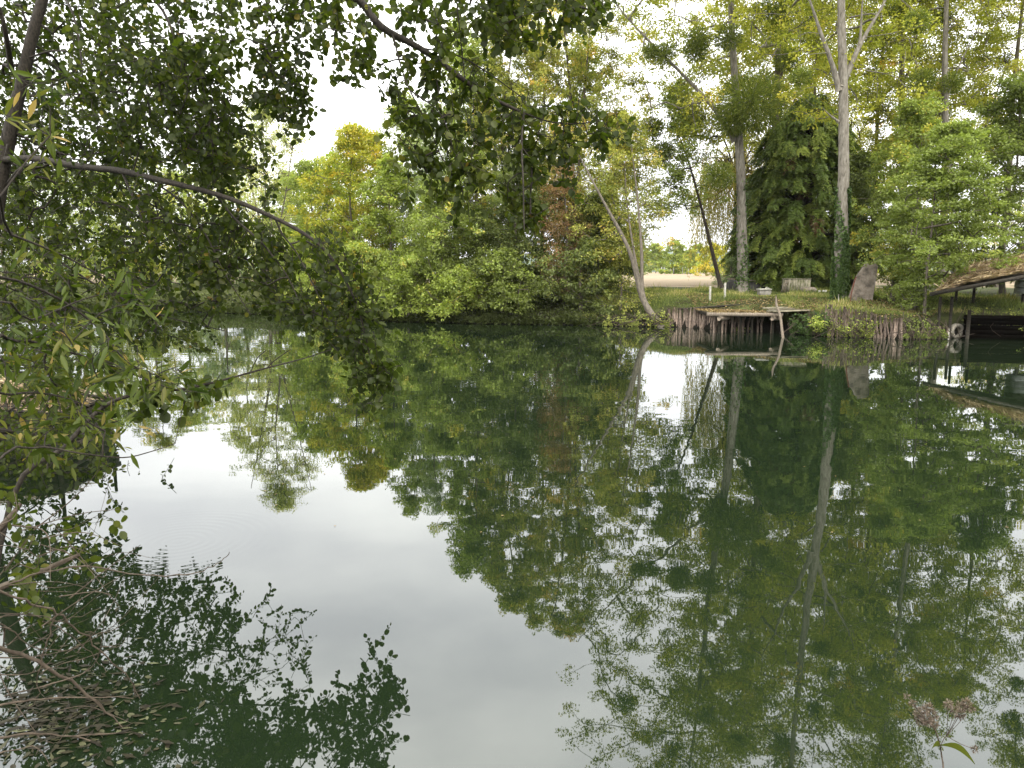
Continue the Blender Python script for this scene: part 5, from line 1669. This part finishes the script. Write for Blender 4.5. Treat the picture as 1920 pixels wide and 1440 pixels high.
# ---- white boarded cabin corner at the frame's right edge
Yq = 27.9
c1 = P(1921, 520, Yq)
root = thing('white_cabin', (c1[0] + .9, Yq + .3, 0), 'white boarded corner of a cabin on stilts cut by the right edge', 'cabin')
z0_, z1_, z2_ = P(1921, 551, Yq)[2], P(1921, 519, Yq)[2], P(1921, 456, Yq)[2]
mb, m2 = MB(), MB()
for k in range(8):
    lo, hi = z0_ + (z2_ - z0_) * k / 8, z0_ + (z2_ - z0_) * (k + 1) / 8
    t_ = mb if k < 3 else m2
    box(t_, (c1[0] + .9, Yq, (lo + hi) / 2), (1.8, .035, (hi - lo) * .94), tint=r.uniform(), rx=.03)
    box(t_, (c1[0] + .0, Yq + .26, (lo + hi) / 2), (.035, .48, (hi - lo) * .94), tint=r.uniform(), ry=.03)
mb.build('wall', M['white_paint'], root)
m2.build('upper_wall', M['concrete'], root)
mb = MB(); box(mb, (c1[0] + .95, Yq + .28, (z0_ + z2_) / 2), (1.82, .48, (z2_ - z0_) * .98)); mb.build('lining', M['wood_dark'], root)
mb = MB(); box(mb, (c1[0] - .022, Yq + .26, z1_ + .55), (.03, .22, .35)); mb.build('window', M['boat'], root)
mb = MB(); box(mb, (c1[0] + .9, Yq + .26, z2_ + .05), (2.1, .8, .06), ry=-.04); mb.build('roof', M['concrete'], root)
for dx in (.1, 1.6):
    mb = MB(); box(mb, (c1[0] + dx, Yq + .1, (z0_ - .8) / 2), (.1, .1, z0_ + .8)); mb.build('post', M['wood_dark'], root)

# ---- brushwood, ivy, bright plants over the stake walls
creeper('ivy_creeper', 'dark ivy tumbling over the right end of the landing stage', 'creeper', (1478, 626), (1552, 631), lambda t: .74 + .3 * t, 3000, 'ivy', 540, size=.09)
creeper('ivy_creeper', 'tangled brown and green creeper over the brushwood wall', 'creeper', (1545, 631), (1640, 634), lambda t: 1.15 - .2 * t, 1500, 'olive', 541, size=.07, tint=.2)
creeper('ivy_creeper', 'leafy growth between the brushwood wall and the pale tyre', 'creeper', (1688, 636), (1775, 635), lambda t: .95 - .35 * t, 2200, 'green', 542, size=.07, tint=.25, depth=.9)
creeper('ivy_creeper', 'weedy growth over the stakes at the foot of the leaning pale stems', 'creeper', (1130, 611), (1262, 613), lambda t: .5 + .3 * t, 2200, 'olive', 543, size=.09, tint=.3)
for px, py, Yq, s, lab, sd in ((1632, 612, 26.75, .62, 'bright yellow green fern like plant at the waterline below the brushwood wall', 550), (1533, 607, 27.0, .4, 'smaller bright green plant at the right end of the landing stage', 551),
                               (1385, 617, 29.6, .2, 'tiny green tuft on the waterline under the landing stage', 552), (1912, 618, 26.2, .3, 'bright green sprig at the waterline by the half sunk tyre', 553)):
    r = rng(sd)
    c = P(px, py, Yq)
    root = thing('waterside_plant', (c[0], Yq + .2, 0), lab, 'plant', 'bright plants on the waterline')
    mb, sb = MB(), MB()
    for k in range(int(34 * s / .6)):
        e = c + r.normal(size=3) * [s * .62, .12, s * .33]
        st = np.array([c[0] + r.normal() * .08, Yq + .25, .05])
        tube(sb, smooth_path([st, (st + e) / 2 + [0, 0, .08], e], 2), .006, 4, cap=False)
        m_ = 16
        leaves(mb, e + r.normal(size=(m_, 3)) * [.11, .07, .05], r.normal(size=(m_, 3)) * [1, .6, .3] + [0, -.3, -.3], r.normal(size=(m_, 3)) * .4 + [0, -.2, 1], .085, .05,
               np.clip(.6 + r.normal(size=m_) * .2, 0, .9))
    mb.build('leaves', LM['fresh'], root)
    sb.build('stems', M['twig_pale'], root)

# yellowish twig floating by the shore
r = rng(560)
c = W(1120, 609)
root = thing('fallen_branch', c, 'fallen twig with pale yellow leaves trailing in the water near the shore at centre', 'branch')
mb, sb = MB(), MB()
pth = smooth_path([W(1215, 611) + [0, .1, .1], W(1160, 611) + [0, 0, .03], W(1120, 608) + [0, 0, .08], W(1085, 608) + [0, 0, .12]], 4)
tube(sb, pth, np.linspace(.02, .006, len(pth)), 5)
for k in range(22):
    e = W(r.uniform(1082, 1160), 609) + [0, r.normal() * .1, r.uniform(.02, .26)]
    leaves(mb, e + r.normal(size=(7, 3)) * .06, r.normal(size=(7, 3)), r.normal(size=(7, 3)) * .5 + [0, 0, 1], .1, .06, np.clip(.75 + r.normal(size=7) * .15, 0, 1))
    tube(sb, [pth[r.integers(4, 12)], e], .004, 3, cap=False)
mb.build('leaves', LM['litter'], root); sb.build('stem', M['bark_dark'], root)

# ---- grass on the bank
r = rng(570)
mb = MB()
n = 60000
gxx = r.uniform(2.5, 19, n); dd_ = r.uniform(.1, 1, n) ** 1.3 * 9
gyy = shore(gxx) + dd_
ok = ~((gxx > X0 - .1) & (gxx < X1 + .7) & (gyy < 31.8))
gxx, gyy = gxx[ok], gyy[ok]; n = len(gxx)
clump = .5 + .5 * np.sin(gxx * 2.1 + 1.7 * np.sin(gyy * 1.4))
hg = r.uniform(.05, .2, n) * (.35 + 1.1 * clump ** 2) * np.where(r.uniform(size=n) < .04, 2.0, 1.0)
leaves(mb, np.stack([gxx, gyy, height(gxx, gyy) - .01], -1), r.normal(size=(n, 3)) * [.35, .35, .1] + [0, 0, 1], r.normal(size=(n, 3)) * [1, 1, .1], hg, .022, np.clip(.35 + .3 * np.sin(gxx * .8 + gyy * 1.7) + .2 * clump + r.normal(size=n) * .22, 0, 1))
tag(mb.build('grass', LM['grass']), 'short tufty grass growing on the right bank', 'grass', kind='stuff')
mb = MB()
n = 24000
gxx = r.uniform(-36, 4, n); gyy = shore(gxx) + r.uniform(-.45, 1, n) ** 3 * 2.4
leaves(mb, np.stack([gxx, gyy, np.maximum(0, height(gxx, gyy)) + r.uniform(0, 1, n) ** 1.5 * .4 * (.4 + .6 * np.sin(gxx * 1.9) ** 2)], -1), r.normal(size=(n, 3)) * [.6, .6, .3] + [0, -.3, .3], r.normal(size=(n, 3)) * .5 + [0, 0, 1], .18, .07, np.clip(.06 + r.normal(size=n) * .16, 0, 1))  # low tint paints the shade under the overhanging bushes into the leaves
tag(mb.build('undergrowth', LM['deep']), 'undergrowth darkened for the shaded recess along the foot of the far bank trees', 'undergrowth', kind='stuff')

# ---- field fence, pylon
root = thing('field_fence', P(1270, 530, 150), 'row of thin pale posts across the far side of the field', 'fence')
for k in range(16):
    q = P(1240 + k * 5.6, 520, 150)
    mb = MB(); box(mb, (q[0], 150, 2.3), (.14, .14, 1.5)); mb.build('post', M['white_post'], root)
mb = MB()
for zz in (2.4, 2.8):
    beam(mb, P(1240, 520, 150) * [1, 1, 0] + [0, 0, zz], P(1324, 520, 150) * [1, 1, 0] + [0, 0, zz], .02, .02)
mb.build('wire', M['steel'], root)
Yq = 620.
q = P(1305, 466, Yq); xq, zt = q[0], q[2]
root = thing('electricity_pylon', (xq, Yq, 1.5), 'grey lattice electricity pylon on the horizon beyond the field', 'pylon')
mb = MB()
lv = [(1.5, 2.6), (zt * .35, 1.6), (zt * .6, 1.0), (zt * .8, .7), (zt, .3)]
for (z0, w0), (z1, w1) in zip(lv[:-1], lv[1:]):
    for sx in (-1, 1):
        for sy in (-1, 1):
            beam(mb, (xq + sx * w0, Yq + sy * w0, z0), (xq + sx * w1, Yq + sy * w1, z1), .28, .28)
        beam(mb, (xq + sx * w0, Yq - w0, z0), (xq - sx * w1, Yq - w1, z1), .2, .2)
mb.build('tower', M['steel'], root)
for zz, hw in ((zt * .72, 3.6), (zt * .86, 4.6)):
    mb = MB(); beam(mb, (xq - hw, Yq, zz), (xq + hw, Yq, zz), .3, .3)
    beam(mb, (xq - hw, Yq, zz), (xq, Yq, zz + 1.0), .2, .2); beam(mb, (xq + hw, Yq, zz), (xq, Yq, zz + 1.0), .2, .2)
    mb.build('crossarm', M['steel'], root)

# ---- damp air between the camera and the far hills
hm = bpy.data.materials.new('damp autumn air')
hm.use_nodes = True
hm.node_tree.nodes.clear()
pv = hm.node_tree.nodes.new('ShaderNodeVolumePrincipled')
pv.inputs['Color'].default_value = (0.93, 0.96, 1.0, 1)
pv.inputs['Density'].default_value = 0.0001
ho = hm.node_tree.nodes.new('ShaderNodeOutputMaterial')
hm.node_tree.links.new(pv.outputs[0], ho.inputs['Volume'])
mb = MB()
box(mb, (0, 970, 20), (2600, 2100, 48))
hz = mb.build('haze', hm)
tag(hz, 'thin damp haze in the air', kind='stuff')
